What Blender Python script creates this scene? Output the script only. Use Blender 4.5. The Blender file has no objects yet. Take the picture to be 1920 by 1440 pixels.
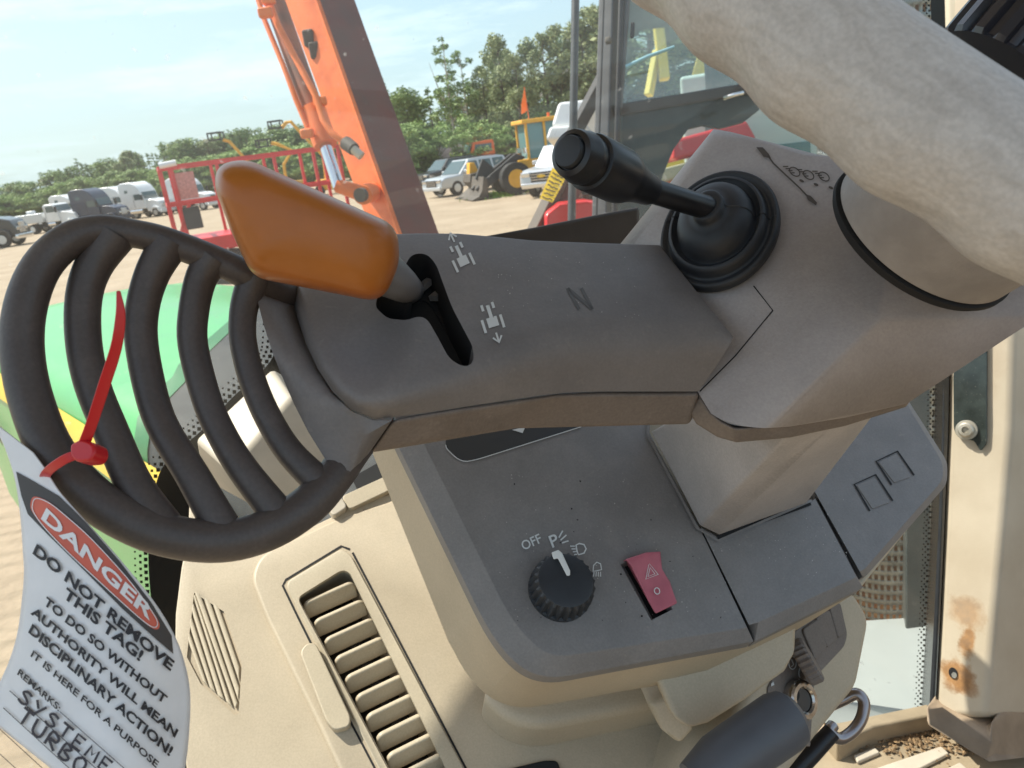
import bpy, bmesh, math, random
from mathutils import Vector, Matrix, noise as mnoise
R = math.radians
random.seed(7)
SC = bpy.context.scene
COL = SC.collection
# ------------------------------------------------------------------ camera
FPX = 1442.0                                   # focal length in pixels of the 1920 px wide photograph
UPC = Vector((-.1278, .9452, .3002)).normalized()      # world up in camera axes
_h = Vector((0, 0, -1)); _h = (_h - UPC*_h.dot(UPC)).normalized()
_x = _h.cross(UPC)
M = Matrix((_x, _h, UPC))                      # camera axes -> world
EYE = 2.6
CAM = Vector((0, 0, EYE))
cd = bpy.data.cameras.new('camera'); cam = bpy.data.objects.new('camera', cd); COL.objects.link(cam)
cam.matrix_world = Matrix.Translation(CAM) @ M.to_4x4()
cd.sensor_width = 36; cd.lens = FPX/1920*36
cd.clip_start = .01; cd.clip_end = 3000
cd.dof.use_dof = True; cd.dof.focus_distance = .46; cd.dof.aperture_fstop = 24
SC.camera = cam
# ------------------------------------------------------------------ light
SUN_EL, SUN_AZ = 54, 66                        # elevation, degrees left of the view direction
to_sun = Vector((-math.sin(R(SUN_AZ))*math.cos(R(SUN_EL)), math.cos(R(SUN_AZ))*math.cos(R(SUN_EL)), math.sin(R(SUN_EL))))
sd = bpy.data.lights.new('sun', 'SUN'); sd.energy = 4.3; sd.angle = R(.55); sd.color = (1, .93, .82)
so = bpy.data.objects.new('sun', sd); COL.objects.link(so)
so.rotation_euler = to_sun.to_track_quat('Z', 'Y').to_euler()
wd = bpy.data.worlds.new('World'); SC.world = wd; wd.use_nodes = True
nt = wd.node_tree; N = nt.nodes; L = nt.links
bg = N['Background']
sky = N.new('ShaderNodeTexSky'); sky.sky_type = 'NISHITA'; sky.sun_disc = False
sky.sun_elevation = R(SUN_EL); sky.sun_rotation = R(-SUN_AZ)
sky.air_density = 1.0; sky.dust_density = 2.4; sky.ozone_density = 1.5
# thin high cloud streaks, laid out by direction in the sky
tc = N.new('ShaderNodeTexCoord'); sx = N.new('ShaderNodeSeparateXYZ'); L.new(tc.outputs['Generated'], sx.inputs[0])
mp = N.new('ShaderNodeMapping'); mp.inputs['Scale'].default_value = (1.6, 1.6, 9); L.new(tc.outputs['Generated'], mp.inputs[0])
nz = N.new('ShaderNodeTexNoise'); nz.inputs['Scale'].default_value = 2.2; nz.inputs['Detail'].default_value = 7; nz.inputs['Roughness'].default_value = .62
L.new(mp.outputs[0], nz.inputs['Vector'])
rp = N.new('ShaderNodeValToRGB'); rp.color_ramp.elements[0].position = .48; rp.color_ramp.elements[1].position = .66
L.new(nz.outputs['Fac'], rp.inputs[0])
cm = N.new('ShaderNodeMath'); cm.operation = 'MULTIPLY'; cm.inputs[1].default_value = .85; L.new(rp.outputs[0], cm.inputs[0])
mx = N.new('ShaderNodeMix'); mx.data_type = 'RGBA'; L.new(cm.outputs[0], mx.inputs[0])
L.new(sky.outputs[0], mx.inputs[6]); mx.inputs[7].default_value = (7, 7.4, 7.6, 1)
# hazy summer air: the sky pales towards the horizon
hzr = N.new('ShaderNodeMapRange'); hzr.inputs[1].default_value = -.02; hzr.inputs[2].default_value = .75; hzr.inputs[3].default_value = .68; hzr.inputs[4].default_value = .12; L.new(sx.outputs['Z'], hzr.inputs[0])
hm = N.new('ShaderNodeMix'); hm.data_type = 'RGBA'; L.new(hzr.outputs[0], hm.inputs[0]); L.new(mx.outputs[2], hm.inputs[6]); hm.inputs[7].default_value = (3.2, 4.35, 4.7, 1)
L.new(hm.outputs[2], bg.inputs[0]); bg.inputs[1].default_value = .121
SC.view_settings.view_transform = 'Standard'; SC.view_settings.look = 'None'
SC.view_settings.exposure = .88; SC.view_settings.gamma = 1
SC.render.engine = 'CYCLES'
cy = SC.cycles
cy.use_denoising = True; cy.max_bounces = 8; cy.transparent_max_bounces = 16
cy.caustics_reflective = False; cy.caustics_refractive = False; cy.sample_clamp_indirect = 6

# ------------------------------------------------------------------ helpers
def W(px, py, d):
    """world point seen at photograph pixel px,py at depth d (metres along the view axis)"""
    return CAM + M @ Vector(((px-960)/FPX*d, -(py-720)/FPX*d, -d))
def RAY(px, py): return M @ Vector(((px-960)/FPX, -(py-720)/FPX, -1))
def G(px, py, z=0.0):
    r = RAY(px, py); t = (z-EYE)/r.z
    return CAM + r*t
def FAR(px, dist, py=None):
    """ground point under pixel column px (taken at row py) at horizontal distance dist"""
    r = RAY(px, 300 if py is None else py); h = Vector((r.x, r.y, 0)).normalized()
    return Vector((h.x*dist, h.y*dist, 0))
def ztop(px, py, dist):
    r = RAY(px, py); return EYE + r.z/math.hypot(r.x, r.y)*dist
class Pl:
    def __init__(s, p, n):
        s.p = p; s.n = n.normalized()
        if s.n.dot(CAM-p) < 0: s.n = -s.n
    @staticmethod
    def of(a, b, c):
        a, b, c = W(*a), W(*b), W(*c); return Pl(a, (b-a).cross(c-a))
    def at(s, px, py, off=0):
        r = RAY(px, py); t = ((s.p + s.n*off) - CAM).dot(s.n)/r.dot(s.n)
        return CAM + r*t
def rnd(pts, n=5):
    """2-D outline, corners given as (x,y,r) are rounded with n segments"""
    out = []; m = len(pts)
    for i, p in enumerate(pts):
        if len(p) < 3 or p[2] <= 0: out.append((p[0], p[1])); continue
        c = Vector(p[:2]); a = Vector(pts[i-1][:2]); b = Vector(pts[(i+1) % m][:2]); r = p[2]
        da, db = a-c, b-c
        pa = c + da.normalized()*min(r, da.length*.49); pb = c + db.normalized()*min(r, db.length*.49)
        for k in range(n+1):
            t = k/n; q = pa*(1-t)**2 + c*2*t*(1-t) + pb*t*t; out.append((q.x, q.y))
    return out
def cat(pts, n=8, closed=False):
    """Catmull-Rom through tuples"""
    out = []; m = len(pts); P = [Vector(p) for p in pts]
    for i in range(m if closed else m-1):
        p0 = P[i-1] if (i > 0 or closed) else P[0]*2-P[1]
        p1 = P[i]; p2 = P[(i+1) % m]; p3 = P[(i+2) % m] if (i+2 < m or closed) else P[-1]*2-P[-2]
        for k in range(n):
            t = k/n
            out.append(.5*((2*p1)+(p2-p0)*t+(2*p0-5*p1+4*p2-p3)*t*t+(3*p1-p0-3*p2+p3)*t**3))
    if not closed: out.append(P[-1])
    return out
# --- objects
def thing(name, label, cat_, loc=(0, 0, 0), rz=0, group=None):
    o = bpy.data.objects.new(name, None); COL.objects.link(o); o.empty_display_size = .1
    o.location = loc; o.rotation_euler = (0, 0, rz); tag(o, label, cat_, group); return o
def tag(o, label=None, cat_=None, group=None, kind=None):
    if label: o['label'] = label
    if cat_: o['category'] = cat_
    if group: o['group'] = group
    if kind: o['kind'] = kind
    return o
def obj(name, V, F, mat, parent=None, smooth=False, bevel=0, seg=3, angle=35, weights=None, wn=True):
    me = bpy.data.meshes.new(name); me.from_pydata([tuple(v) for v in V], [], F)
    bm = bmesh.new(); bm.from_mesh(me)
    bmesh.ops.remove_doubles(bm, verts=bm.verts, dist=1e-7)
    bmesh.ops.recalc_face_normals(bm, faces=bm.faces)
    bm.to_mesh(me); bm.free()
    mats = mat if isinstance(mat, (list, tuple)) else [mat]
    for m in mats: me.materials.append(m)
    o = bpy.data.objects.new(name, me); COL.objects.link(o)
    if smooth: me.polygons.foreach_set('use_smooth', [True]*len(me.polygons))
    if weights:
        a = me.attributes.new('bevel_weight_edge', 'FLOAT', 'EDGE'); mw = max(weights.values())
        pos = {tuple(round(c, 6) for c in v.co): v.index for v in me.vertices}
        want = {}
        for (i, j), w in weights.items():
            p, q = pos.get(tuple(round(c, 6) for c in V[i])), pos.get(tuple(round(c, 6) for c in V[j]))
            if p is not None and q is not None: want[frozenset((p, q))] = w
        for e in me.edges:
            w = want.get(frozenset(e.vertices))
            if w: a.data[e.index].value = w/mw
        md = o.modifiers.new('bevel', 'BEVEL'); md.width = mw; md.segments = seg; md.limit_method = 'WEIGHT'
        md.use_clamp_overlap = False
        me.polygons.foreach_set('use_smooth', [True]*len(me.polygons))
        w = o.modifiers.new('wn', 'WEIGHTED_NORMAL'); w.keep_sharp = True
    elif bevel:
        md = o.modifiers.new('bevel', 'BEVEL'); md.width = bevel; md.segments = seg; md.limit_method = 'ANGLE'; md.angle_limit = R(angle)
        me.polygons.foreach_set('use_smooth', [True]*len(me.polygons))
        w = o.modifiers.new('wn', 'WEIGHTED_NORMAL'); w.keep_sharp = True
    elif smooth and angle:
        me.set_sharp_from_angle(angle=R(angle))
    if parent: par(o, parent)
    return o
def par(o, p):
    o.parent = p
    chain = Matrix.Identity(4); q = p
    loc = []
    while q:
        loc.append(q); q = q.parent
    m = Matrix.Identity(4)
    for q in reversed(loc): m = m @ q.matrix_parent_inverse @ q.matrix_basis
    o.matrix_parent_inverse = m.inverted()
def lpar(o, p): o.parent = p; return o       # local-space parts (prototypes)
def loft_faces(n, m, closed=True, cap0=True, cap1=True):
    F = []
    for i in range(m-1):
        for j in range(n if closed else n-1):
            k = (j+1) % n
            F.append((i*n+j, i*n+k, (i+1)*n+k, (i+1)*n+j))
    if cap0: F.append(tuple(range(n)))
    if cap1: F.append(tuple((m-1)*n+j for j in range(n)))
    return F
def loft(name, rings, mat, parent=None, **kw):
    V = [p for r in rings for p in r]
    c0, c1 = kw.pop('cap0', True), kw.pop('cap1', True)
    return obj(name, V, loft_faces(len(rings[0]), len(rings), True, c0, c1), mat, parent, **kw)
def frames(P):
    T = []
    for i in range(len(P)):
        t = (P[min(i+1, len(P)-1)]-P[max(i-1, 0)]).normalized(); T.append(t)
    u = T[0].orthogonal().normalized(); out = []
    for t in T:
        u = (u - t*u.dot(t)).normalized(); out.append((t, u, t.cross(u)))
    return out
def tube_rings(P, rad, seg=16, closed=False, squash=None):
    fr = frames(P); rings = []
    for i, p in enumerate(P):
        r = rad[i] if isinstance(rad, (list, tuple)) else rad
        t, u, v = fr[i]
        rings.append([p + (u*math.cos(2*math.pi*k/seg) + v*math.sin(2*math.pi*k/seg))*r for k in range(seg)])
    return rings
def tube(name, P, rad, mat, parent=None, seg=16, round_ends=False, **kw):
    P = [Vector(p) for p in P]
    if round_ends:
        r0 = rad[0] if isinstance(rad, list) else rad; r1 = rad[-1] if isinstance(rad, list) else rad
        rl = list(rad) if isinstance(rad, list) else [rad]*len(P)
        a = (P[0]-P[1]).normalized(); b = (P[-1]-P[-2]).normalized()
        pre = [(P[0]+a*r0*math.sin(t), r0*math.cos(t)) for t in (1.45, 1.1, .7, .35)]
        post = [(P[-1]+b*r1*math.sin(t), r1*math.cos(t)) for t in (.35, .7, 1.1, 1.45)]
        rl = [x[1] for x in pre]+rl+[x[1] for x in post]; P = [x[0] for x in pre]+P+[x[0] for x in post]; rad = rl
    kw.setdefault('smooth', True); kw.setdefault('angle', 50)
    return loft(name, tube_rings(P, rad, seg), mat, parent, **kw)
def lathe(name, c, axis, prof, mat, parent=None, seg=40, ref=None, scale=(1, 1), wob=None, **kw):
    """prof = [(radius, height)] about axis through c"""
    axis = axis.normalized(); u = (ref or axis.orthogonal()); u = (u-axis*u.dot(axis)).normalized(); v = axis.cross(u)
    rings = []
    for r, h in prof:
        rings.append([c + axis*h + (u*math.cos(2*math.pi*k/seg)*scale[0] + v*math.sin(2*math.pi*k/seg)*scale[1])*(r*(wob(k, h) if wob else 1)) for k in range(seg)])
    kw.setdefault('smooth', True); kw.setdefault('angle', 40)
    return loft(name, rings, mat, parent, **kw)
def prism(name, pl, out, off, thick, mat, parent=None, grow=None, **kw):
    """solid with its face on plane pl (raised by off) and thickness thick behind it"""
    top = [pl.at(x, y, off) for x, y in out]
    if grow:
        bot = [pl.at(x, y, off-thick) for x, y in grow]
    else:
        bot = [p - pl.n*thick for p in top]
    return loft(name, [top, bot], mat, parent, **kw)
def cut(target, cutter, sharp=0):
    m = target.modifiers.new('cut', 'BOOLEAN'); m.operation = 'DIFFERENCE'; m.solver = 'EXACT'; m.object = cutter
    dg = bpy.context.evaluated_depsgraph_get()
    me = bpy.data.meshes.new_from_object(target.evaluated_get(dg))
    target.modifiers.clear(); target.data = me
    if sharp: me.set_sharp_from_angle(angle=R(sharp))
    bpy.data.objects.remove(cutter)
def bxv(x0, x1, y0, y1, z0, z1):
    V = [Vector(p) for p in ((x0, y0, z0), (x1, y0, z0), (x1, y1, z0), (x0, y1, z0), (x0, y0, z1), (x1, y0, z1), (x1, y1, z1), (x0, y1, z1))]
    return V, [(0, 3, 2, 1), (4, 5, 6, 7), (0, 1, 5, 4), (1, 2, 6, 5), (2, 3, 7, 6), (3, 0, 4, 7)]
class MB:
    """collects shapes in local coordinates for one mesh"""
    def __init__(s): s.V = []; s.F = []
    def add(s, V, F):
        o = len(s.V); s.V += [Vector(v) for v in V]; s.F += [tuple(i+o for i in f) for f in F]; return s
    def box(s, x0, x1, y0, y1, z0, z1): return s.add(*bxv(x0, x1, y0, y1, z0, z1))
    def prof(s, pts, y0, y1):
        """side outline in x,z extruded across y"""
        n = len(pts)
        return s.add([(x, y0, z) for x, z in pts]+[(x, y1, z) for x, z in pts], loft_faces(n, 2))
    def cyl(s, a, b, r, seg=16, r2=None):
        a, b = Vector(a), Vector(b); n = (b-a).normalized(); u = n.orthogonal().normalized(); v = n.cross(u)
        rr = (r, r if r2 is None else r2)
        V = [p + (u*math.cos(2*math.pi*k/seg)+v*math.sin(2*math.pi*k/seg))*q for p, q in ((a, rr[0]), (b, rr[1])) for k in range(seg)]
        return s.add(V, loft_faces(seg, 2))
    def bar(s, a, b, w, h=None):
        a, b = Vector(a), Vector(b); h = h or w; n = (b-a).normalized()
        u = n.cross(Vector((0, 0, 1)))
        u = u.normalized() if u.length > 1e-3 else Vector((1, 0, 0)); v = n.cross(u)
        V = [p + u*i*w/2 + v*j*h/2 for p in (a, b) for i, j in ((-1, -1), (1, -1), (1, 1), (-1, 1))]
        return s.add(V, loft_faces(4, 2))
    def tube(s, P, r, seg=8):
        rg = tube_rings([Vector(p) for p in P], r, seg); return s.add([p for q in rg for p in q], loft_faces(seg, len(rg)))
    def build(s, name, mat, parent=None, local=True, **kw):
        o = obj(name, s.V, s.F, mat, None, **kw)
        if parent:
            if local: o.parent = parent
            else: par(o, parent)
        return o
def copy_tree(o, parent=None):
    c = o.copy(); COL.objects.link(c)
    if parent: c.parent = parent
    for ch in list(o.children): copy_tree(ch, c)
    return c
# --- materials
def mat(name, col, rough=.5, metal=0, var=.0, vscale=30, bump=0, bscale=600, col2=None, spots=0, spec=.5, coat=0, sss=0, vdetail=4, ramp=(.35, .7), dist=0, scuff=0, grain=0, along=None):
    m = bpy.data.materials.new(name); m.use_nodes = True; t = m.node_tree; n = t.nodes; l = t.links
    b = n['Principled BSDF']; b.inputs['Base Color'].default_value = (*col, 1); b.inputs['Roughness'].default_value = rough
    b.inputs['Metallic'].default_value = metal; b.inputs['Specular IOR Level'].default_value = spec
    if coat: b.inputs['Coat Weight'].default_value = coat; b.inputs['Coat Roughness'].default_value = .12
    if sss: b.inputs['Subsurface Weight'].default_value = sss; b.inputs['Subsurface Radius'].default_value = (.01, .005, .002)
    if var or col2 or bump: co = n.new('ShaderNodeTexCoord')
    if var or col2:
        z = n.new('ShaderNodeTexNoise'); z.inputs['Scale'].default_value = vscale; z.inputs['Detail'].default_value = vdetail; z.inputs['Roughness'].default_value = .6; z.inputs['Distortion'].default_value = dist
        if along:      # streaks drawn out along a direction
            ma = n.new('ShaderNodeMapping'); ma.vector_type = 'TEXTURE'; ma.inputs['Rotation'].default_value = along.to_track_quat('X', 'Z').to_euler(); ma.inputs['Scale'].default_value = (3.2, 1, 1)
            l.new(co.outputs['Object'], ma.inputs[0]); l.new(ma.outputs[0], z.inputs['Vector'])
        else: l.new(co.outputs['Object'], z.inputs['Vector'])
        r = n.new('ShaderNodeValToRGB'); r.color_ramp.elements[0].position = ramp[0]; r.color_ramp.elements[1].position = ramp[1]
        c2 = col2 or tuple(min(1, c*(1+var)) for c in col); c1 = col if col2 else tuple(c*(1-var) for c in col)
        r.color_ramp.elements[0].color = (*c1, 1); r.color_ramp.elements[1].color = (*c2, 1)
        l.new(z.outputs['Fac'], r.inputs[0]); last = r.outputs[0]
        if spots:
            z2 = n.new('ShaderNodeTexNoise'); z2.inputs['Scale'].default_value = vscale*9; z2.inputs['Detail'].default_value = 2
            l.new(co.outputs['Object'], z2.inputs['Vector'])
            r2 = n.new('ShaderNodeValToRGB'); r2.color_ramp.elements[0].position = .66; r2.color_ramp.elements[1].position = .76
            l.new(z2.outputs['Fac'], r2.inputs[0])
            k = n.new('ShaderNodeMath'); k.operation = 'MULTIPLY'; k.inputs[1].default_value = spots; l.new(r2.outputs[0], k.inputs[0])
            x = n.new('ShaderNodeMix'); x.data_type = 'RGBA'; l.new(k.outputs[0], x.inputs[0]); l.new(last, x.inputs[6]); x.inputs[7].default_value = (.34, .31, .27, 1)
            last = x.outputs[2]
        if scuff:      # pale rubbed streaks and dust
            mp_ = n.new('ShaderNodeMapping'); mp_.inputs['Scale'].default_value = (1, .35, 1.6); mp_.inputs['Rotation'].default_value = (.4, .9, .5); l.new(co.outputs['Object'], mp_.inputs[0])
            z4 = n.new('ShaderNodeTexNoise'); z4.inputs['Scale'].default_value = 22; z4.inputs['Detail'].default_value = 9; z4.inputs['Roughness'].default_value = .72; z4.inputs['Distortion'].default_value = .8
            l.new(mp_.outputs[0], z4.inputs['Vector'])
            r4 = n.new('ShaderNodeValToRGB'); r4.color_ramp.elements[0].position = .52; r4.color_ramp.elements[1].position = .80; l.new(z4.outputs['Fac'], r4.inputs[0])
            k4 = n.new('ShaderNodeMath'); k4.operation = 'MULTIPLY'; k4.inputs[1].default_value = scuff; l.new(r4.outputs[0], k4.inputs[0])
            x4 = n.new('ShaderNodeMix'); x4.data_type = 'RGBA'; l.new(k4.outputs[0], x4.inputs[0]); l.new(last, x4.inputs[6]); x4.inputs[7].default_value = (.42, .38, .34, 1); last = x4.outputs[2]
        if grain:      # moulded grain: fine light and dark mottling
            z5 = n.new('ShaderNodeTexNoise'); z5.inputs['Scale'].default_value = 620; z5.inputs['Detail'].default_value = 1; l.new(co.outputs['Object'], z5.inputs['Vector'])
            r5 = n.new('ShaderNodeMapRange'); r5.inputs[1].default_value = .3; r5.inputs[2].default_value = .7; r5.inputs[3].default_value = 1-grain; r5.inputs[4].default_value = 1+grain; l.new(z5.outputs['Fac'], r5.inputs[0])
            x5 = n.new('ShaderNodeVectorMath'); x5.operation = 'SCALE'; l.new(last, x5.inputs[0]); l.new(r5.outputs[0], x5.inputs['Scale']); last = x5.outputs[0]
        l.new(last, b.inputs['Base Color'])
        rr = n.new('ShaderNodeMapRange'); rr.inputs[3].default_value = max(0, rough-.08); rr.inputs[4].default_value = min(1, rough+.08)
        l.new(z.outputs['Fac'], rr.inputs[0]); l.new(rr.outputs[0], b.inputs['Roughness'])
    if bump:
        z3 = n.new('ShaderNodeTexNoise'); z3.inputs['Scale'].default_value = bscale; z3.inputs['Detail'].default_value = 3
        l.new(co.outputs['Object'], z3.inputs['Vector'])
        bp = n.new('ShaderNodeBump'); bp.inputs['Strength'].default_value = bump; bp.inputs['Distance'].default_value = .3/bscale
        l.new(z3.outputs['Fac'], bp.inputs['Height']); l.new(bp.outputs[0], b.inputs['Normal'])
    return m
def glass_mat(name, tint=(.9, .95, .93), dust=.06, dcol=(.75, .72, .66), refl=.06, scale=60, speck=.3):
    """thin pane: transparent + faint mirror + a film of dust with specks"""
    m = bpy.data.materials.new(name); m.use_nodes = True; t = m.node_tree; n = t.nodes; l = t.links
    n.remove(n['Principled BSDF']); out = n['Material Output']
    tr = n.new('ShaderNodeBsdfTransparent'); tr.inputs[0].default_value = (*tint, 1)
    gl = n.new('ShaderNodeBsdfGlossy'); gl.inputs['Roughness'].default_value = .02
    df = n.new('ShaderNodeBsdfDiffuse'); df.inputs[0].default_value = (*dcol, 1)
    tl = n.new('ShaderNodeBsdfTranslucent'); tl.inputs[0].default_value = (*dcol, 1)
    fr = n.new('ShaderNodeLayerWeight'); fr.inputs[0].default_value = .5
    fp = n.new('ShaderNodeMath'); fp.operation = 'POWER'; fp.inputs[1].default_value = 5; l.new(fr.outputs['Facing'], fp.inputs[0])
    fm = n.new('ShaderNodeMapRange'); fm.inputs[3].default_value = refl; fm.inputs[4].default_value = 1; l.new(fp.outputs[0], fm.inputs[0])
    a = n.new('ShaderNodeMixShader'); l.new(fm.outputs[0], a.inputs[0]); l.new(tr.outputs[0], a.inputs[1]); l.new(gl.outputs[0], a.inputs[2])
    d = n.new('ShaderNodeMixShader'); d.inputs[0].default_value = .6; l.new(df.outputs[0], d.inputs[1]); l.new(tl.outputs[0], d.inputs[2])
    co = n.new('ShaderNodeTexCoord')
    z = n.new('ShaderNodeTexNoise'); z.inputs['Scale'].default_value = 2.5; z.inputs['Detail'].default_value = 4; l.new(co.outputs['Object'], z.inputs['Vector'])
    mr = n.new('ShaderNodeMapRange'); mr.inputs[1].default_value = .3; mr.inputs[2].default_value = .75; mr.inputs[3].default_value = dust*.4; mr.inputs[4].default_value = dust*1.4
    l.new(z.outputs['Fac'], mr.inputs[0])
    v = n.new('ShaderNodeTexNoise'); v.inputs['Scale'].default_value = scale; v.inputs['Detail'].default_value = 1.5; l.new(co.outputs['Object'], v.inputs['Vector'])
    r2 = n.new('ShaderNodeMapRange'); r2.inputs[1].default_value = .7; r2.inputs[2].default_value = .82; r2.inputs[4].default_value = speck; l.new(v.outputs['Fac'], r2.inputs[0])
    ad = n.new('ShaderNodeMath'); ad.operation = 'ADD'; ad.use_clamp = True; l.new(mr.outputs[0], ad.inputs[0]); l.new(r2.outputs[0], ad.inputs[1])
    e = n.new('ShaderNodeMixShader'); l.new(ad.outputs[0], e.inputs[0]); l.new(a.outputs[0], e.inputs[1]); l.new(d.outputs[0], e.inputs[2])
    l.new(e.outputs[0], out.inputs[0]); return m
# --- lettering
def text_geo(s, bold=0):
    cu = bpy.data.curves.new('lettering', 'FONT'); cu.body = s; cu.offset = bold; cu.resolution_u = 3
    o = bpy.data.objects.new('lettering', cu); COL.objects.link(o)
    dg = bpy.context.evaluated_depsgraph_get(); me = bpy.data.meshes.new_from_object(o.evaluated_get(dg))
    V = [(v.co.x, v.co.y) for v in me.vertices]; F = [tuple(p.vertices) for p in me.polygons]
    bpy.data.objects.remove(o); bpy.data.curves.remove(cu); bpy.data.meshes.remove(me)
    return V, F
def place_text(mb, s, surf, p0, p1, cap, up, bold=.0):
    """letters of s run from pixel p0 to p1; cap = height vector length in px along unit pixel vector up; surf(px,py)->point"""
    V, F = text_geo(s, bold)
    x0 = min(v[0] for v in V); x1 = max(v[0] for v in V); y1 = .729
    p0, p1, up = Vector(p0), Vector(p1), Vector(up).normalized()
    out = []
    for x, y in V:
        q = p0 + (p1-p0)*((x-x0)/(x1-x0)) + up*(y/y1*cap); out.append(surf(q.x, q.y))
    mb.add(out, F)
def stroke(mb, surf, pts, w, closed=False):
    """flat line of width w px through pixel points"""
    P = [Vector(p) for p in pts]; n = len(P); Lf = []; Rt = []
    for i in range(n):
        a = P[i-1] if (i or closed) else P[i]; b = P[(i+1) % n] if (i < n-1 or closed) else P[i]
        t = (b-a).normalized(); nn = Vector((-t.y, t.x))*w/2
        Lf.append(P[i]+nn); Rt.append(P[i]-nn)
    V = [surf(p.x, p.y) for p in Lf]+[surf(p.x, p.y) for p in Rt]
    m = n if closed else n-1
    mb.add(V, [(i, (i+1) % n, n+(i+1) % n, n+i) for i in range(m)])
def area2(mb, surf, pts, step=14):
    """filled outline laid on a curved surface"""
    bm = bmesh.new(); bm.faces.new([bm.verts.new((x, y, 0)) for x, y in pts]); bmesh.ops.triangulate(bm, faces=bm.faces[:])
    for _ in range(6):
        es = [e for e in bm.edges if e.calc_length() > step]
        if not es: break
        bmesh.ops.subdivide_edges(bm, edges=es, cuts=1); bmesh.ops.triangulate(bm, faces=bm.faces[:])
    bm.verts.index_update(); mb.add([surf(v.co.x, v.co.y) for v in bm.verts], [tuple(v.index for v in f.verts) for f in bm.faces]); bm.free()
def area(mb, surf, pts): mb.add([surf(*p) for p in pts], [tuple(range(len(pts)))])
def ell(cx, cy, rx, ry, rot=0, n=20, a0=0, a1=360):
    o = []
    for k in range(n + (0 if a1-a0 == 360 else 1)):
        t = R(a0+(a1-a0)*k/n); x, y = rx*math.cos(t), ry*math.sin(t); c, s = math.cos(R(rot)), math.sin(R(rot))
        o.append((cx+x*c-y*s, cy+x*s+y*c))
    return o
# ================================================================== materials of the cab
m_taupe = mat('taupe_plastic', (.165, .153, .150), .52, var=.10, vscale=26, bump=.30, bscale=750, spots=.14, spec=.5, scuff=.16, grain=.05)
m_taupe2 = mat('taupe_plastic_lower', (.172, .142, .122), .56, var=.10, vscale=20, bump=.30, bscale=750, spots=.15, spec=.45, scuff=.22, grain=.09)
m_panel = mat('charcoal_panel_plastic', (.198, .188, .184), .55, var=.10, vscale=24, bump=.35, bscale=700, spots=.2, spec=.45, scuff=.16, grain=.06)
m_guard = mat('dark_brown_plastic', (.066, .056, .053), .46, var=.12, vscale=40, bump=.25, bscale=700, spec=.5, scuff=.07, grain=.09)
m_rubber = mat('black_rubber', (.022, .025, .030), .5, var=.2, vscale=60, bump=.12, bscale=900, spec=.45)
m_blackpl = mat('black_plastic', (.012, .013, .016), .33, var=.2, vscale=60, spec=.5)
m_knob = mat('knob_black', (.024, .028, .034), .5, var=.2, vscale=60, bump=.2, bscale=1600)
m_dark = mat('dark_recess', (.008, .008, .009), .8)
m_beige = mat('beige_plastic', (.455, .38, .275), .5, var=.07, vscale=12, bump=.3, bscale=700, spots=.0, spec=.45, scuff=.10, grain=.05)
m_beige2 = mat('beige_grille_plastic', (.47, .40, .29), .5, var=.06, vscale=14, bump=.25, bscale=700, grain=.05)
m_cream = mat('cream_trim', (.52, .46, .37), .55, var=.08, vscale=25, bump=.2, bscale=900)
m_orange = mat('orange_grip_plastic', (.36, .108, .008), .38, var=.10, vscale=22, spec=.5, coat=.12, bump=.12, bscale=420, scuff=.05)
m_white = mat('white_print', (.62, .64, .64), .6)
m_pointer = mat('white_pointer', (.75, .76, .74), .4)
m_pink = mat('faded_red_plastic', (.46, .125, .165), .45, var=.08, vscale=80, spec=.4)
m_metal = mat('worn_metal', (.55, .53, .50), .22, metal=1, var=.2, vscale=80)
m_chrome = mat('dull_chrome', (.34, .31, .31), .28, metal=1)
m_grey = mat('lever_grey', (.16, .16, .17), .35, spec=.6)
m_wheel = mat('worn_wheel_vinyl', (.40, .375, .35), .46, col2=(.51, .49, .47), vscale=170, along=W(1780, 266, .226)-W(1455, 32, .252), bump=.35, bscale=300, vdetail=12, ramp=(.32, .70), spots=.3, dist=.8, scuff=.10, grain=.08)
m_hub = mat('grained_vinyl', (.31, .285, .27), .55, var=.14, vscale=45, bump=.55, bscale=900)
m_pillar = mat('pillar_paint', (.50, .42, .31), .55, col2=(.60, .52, .40), vscale=9, bump=.3, bscale=700, vdetail=6)
m_rust = mat('rust', (.32, .12, .035), .85, col2=(.50, .30, .14), vscale=60, vdetail=6)
m_brownfoot = mat('brown_trim', (.34, .255, .175), .6, var=.15, vscale=30, bump=.2, bscale=700)
m_floor = mat('floor_mat', (.34, .27, .18), .7, var=.18, vscale=18, bump=.3, bscale=400)
m_debris = mat('dry_dirt_flakes', (.26, .17, .09), .9, var=.5, vscale=200)
m_tagwhite = mat('tag_card', (.74, .76, .79), .45, var=.05, vscale=55, vdetail=8)
m_ink = mat('black_ink', (.015, .015, .02), .55)
m_tagred = mat('tag_red', (.58, .12, .075), .5, var=.12, vscale=40)
m_tagblack = mat('tag_black', (.05, .045, .045), .5)
m_zip = mat('red_nylon', (.50, .012, .018), .3, spec=.5, sss=.0)
m_frit = mat('black_frit', (.006, .007, .008), .25, spec=.5)
m_headliner = mat('headliner', (.55, .52, .47), .8)
m_screen = mat('dark_screen', (.035, .040, .045), .3)

def dep(p): return -(M.transposed() @ (p-CAM)).z
# ================================================================== steering column
A = Pl.of((560, 535, .375), (1380, 630, .415), (1235, 450, .475))
col = thing('steering_column', 'taupe plastic steering column with lever arm, ringed guard and black stalk boot', 'steering column', W(1430, 990, .60))
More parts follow.
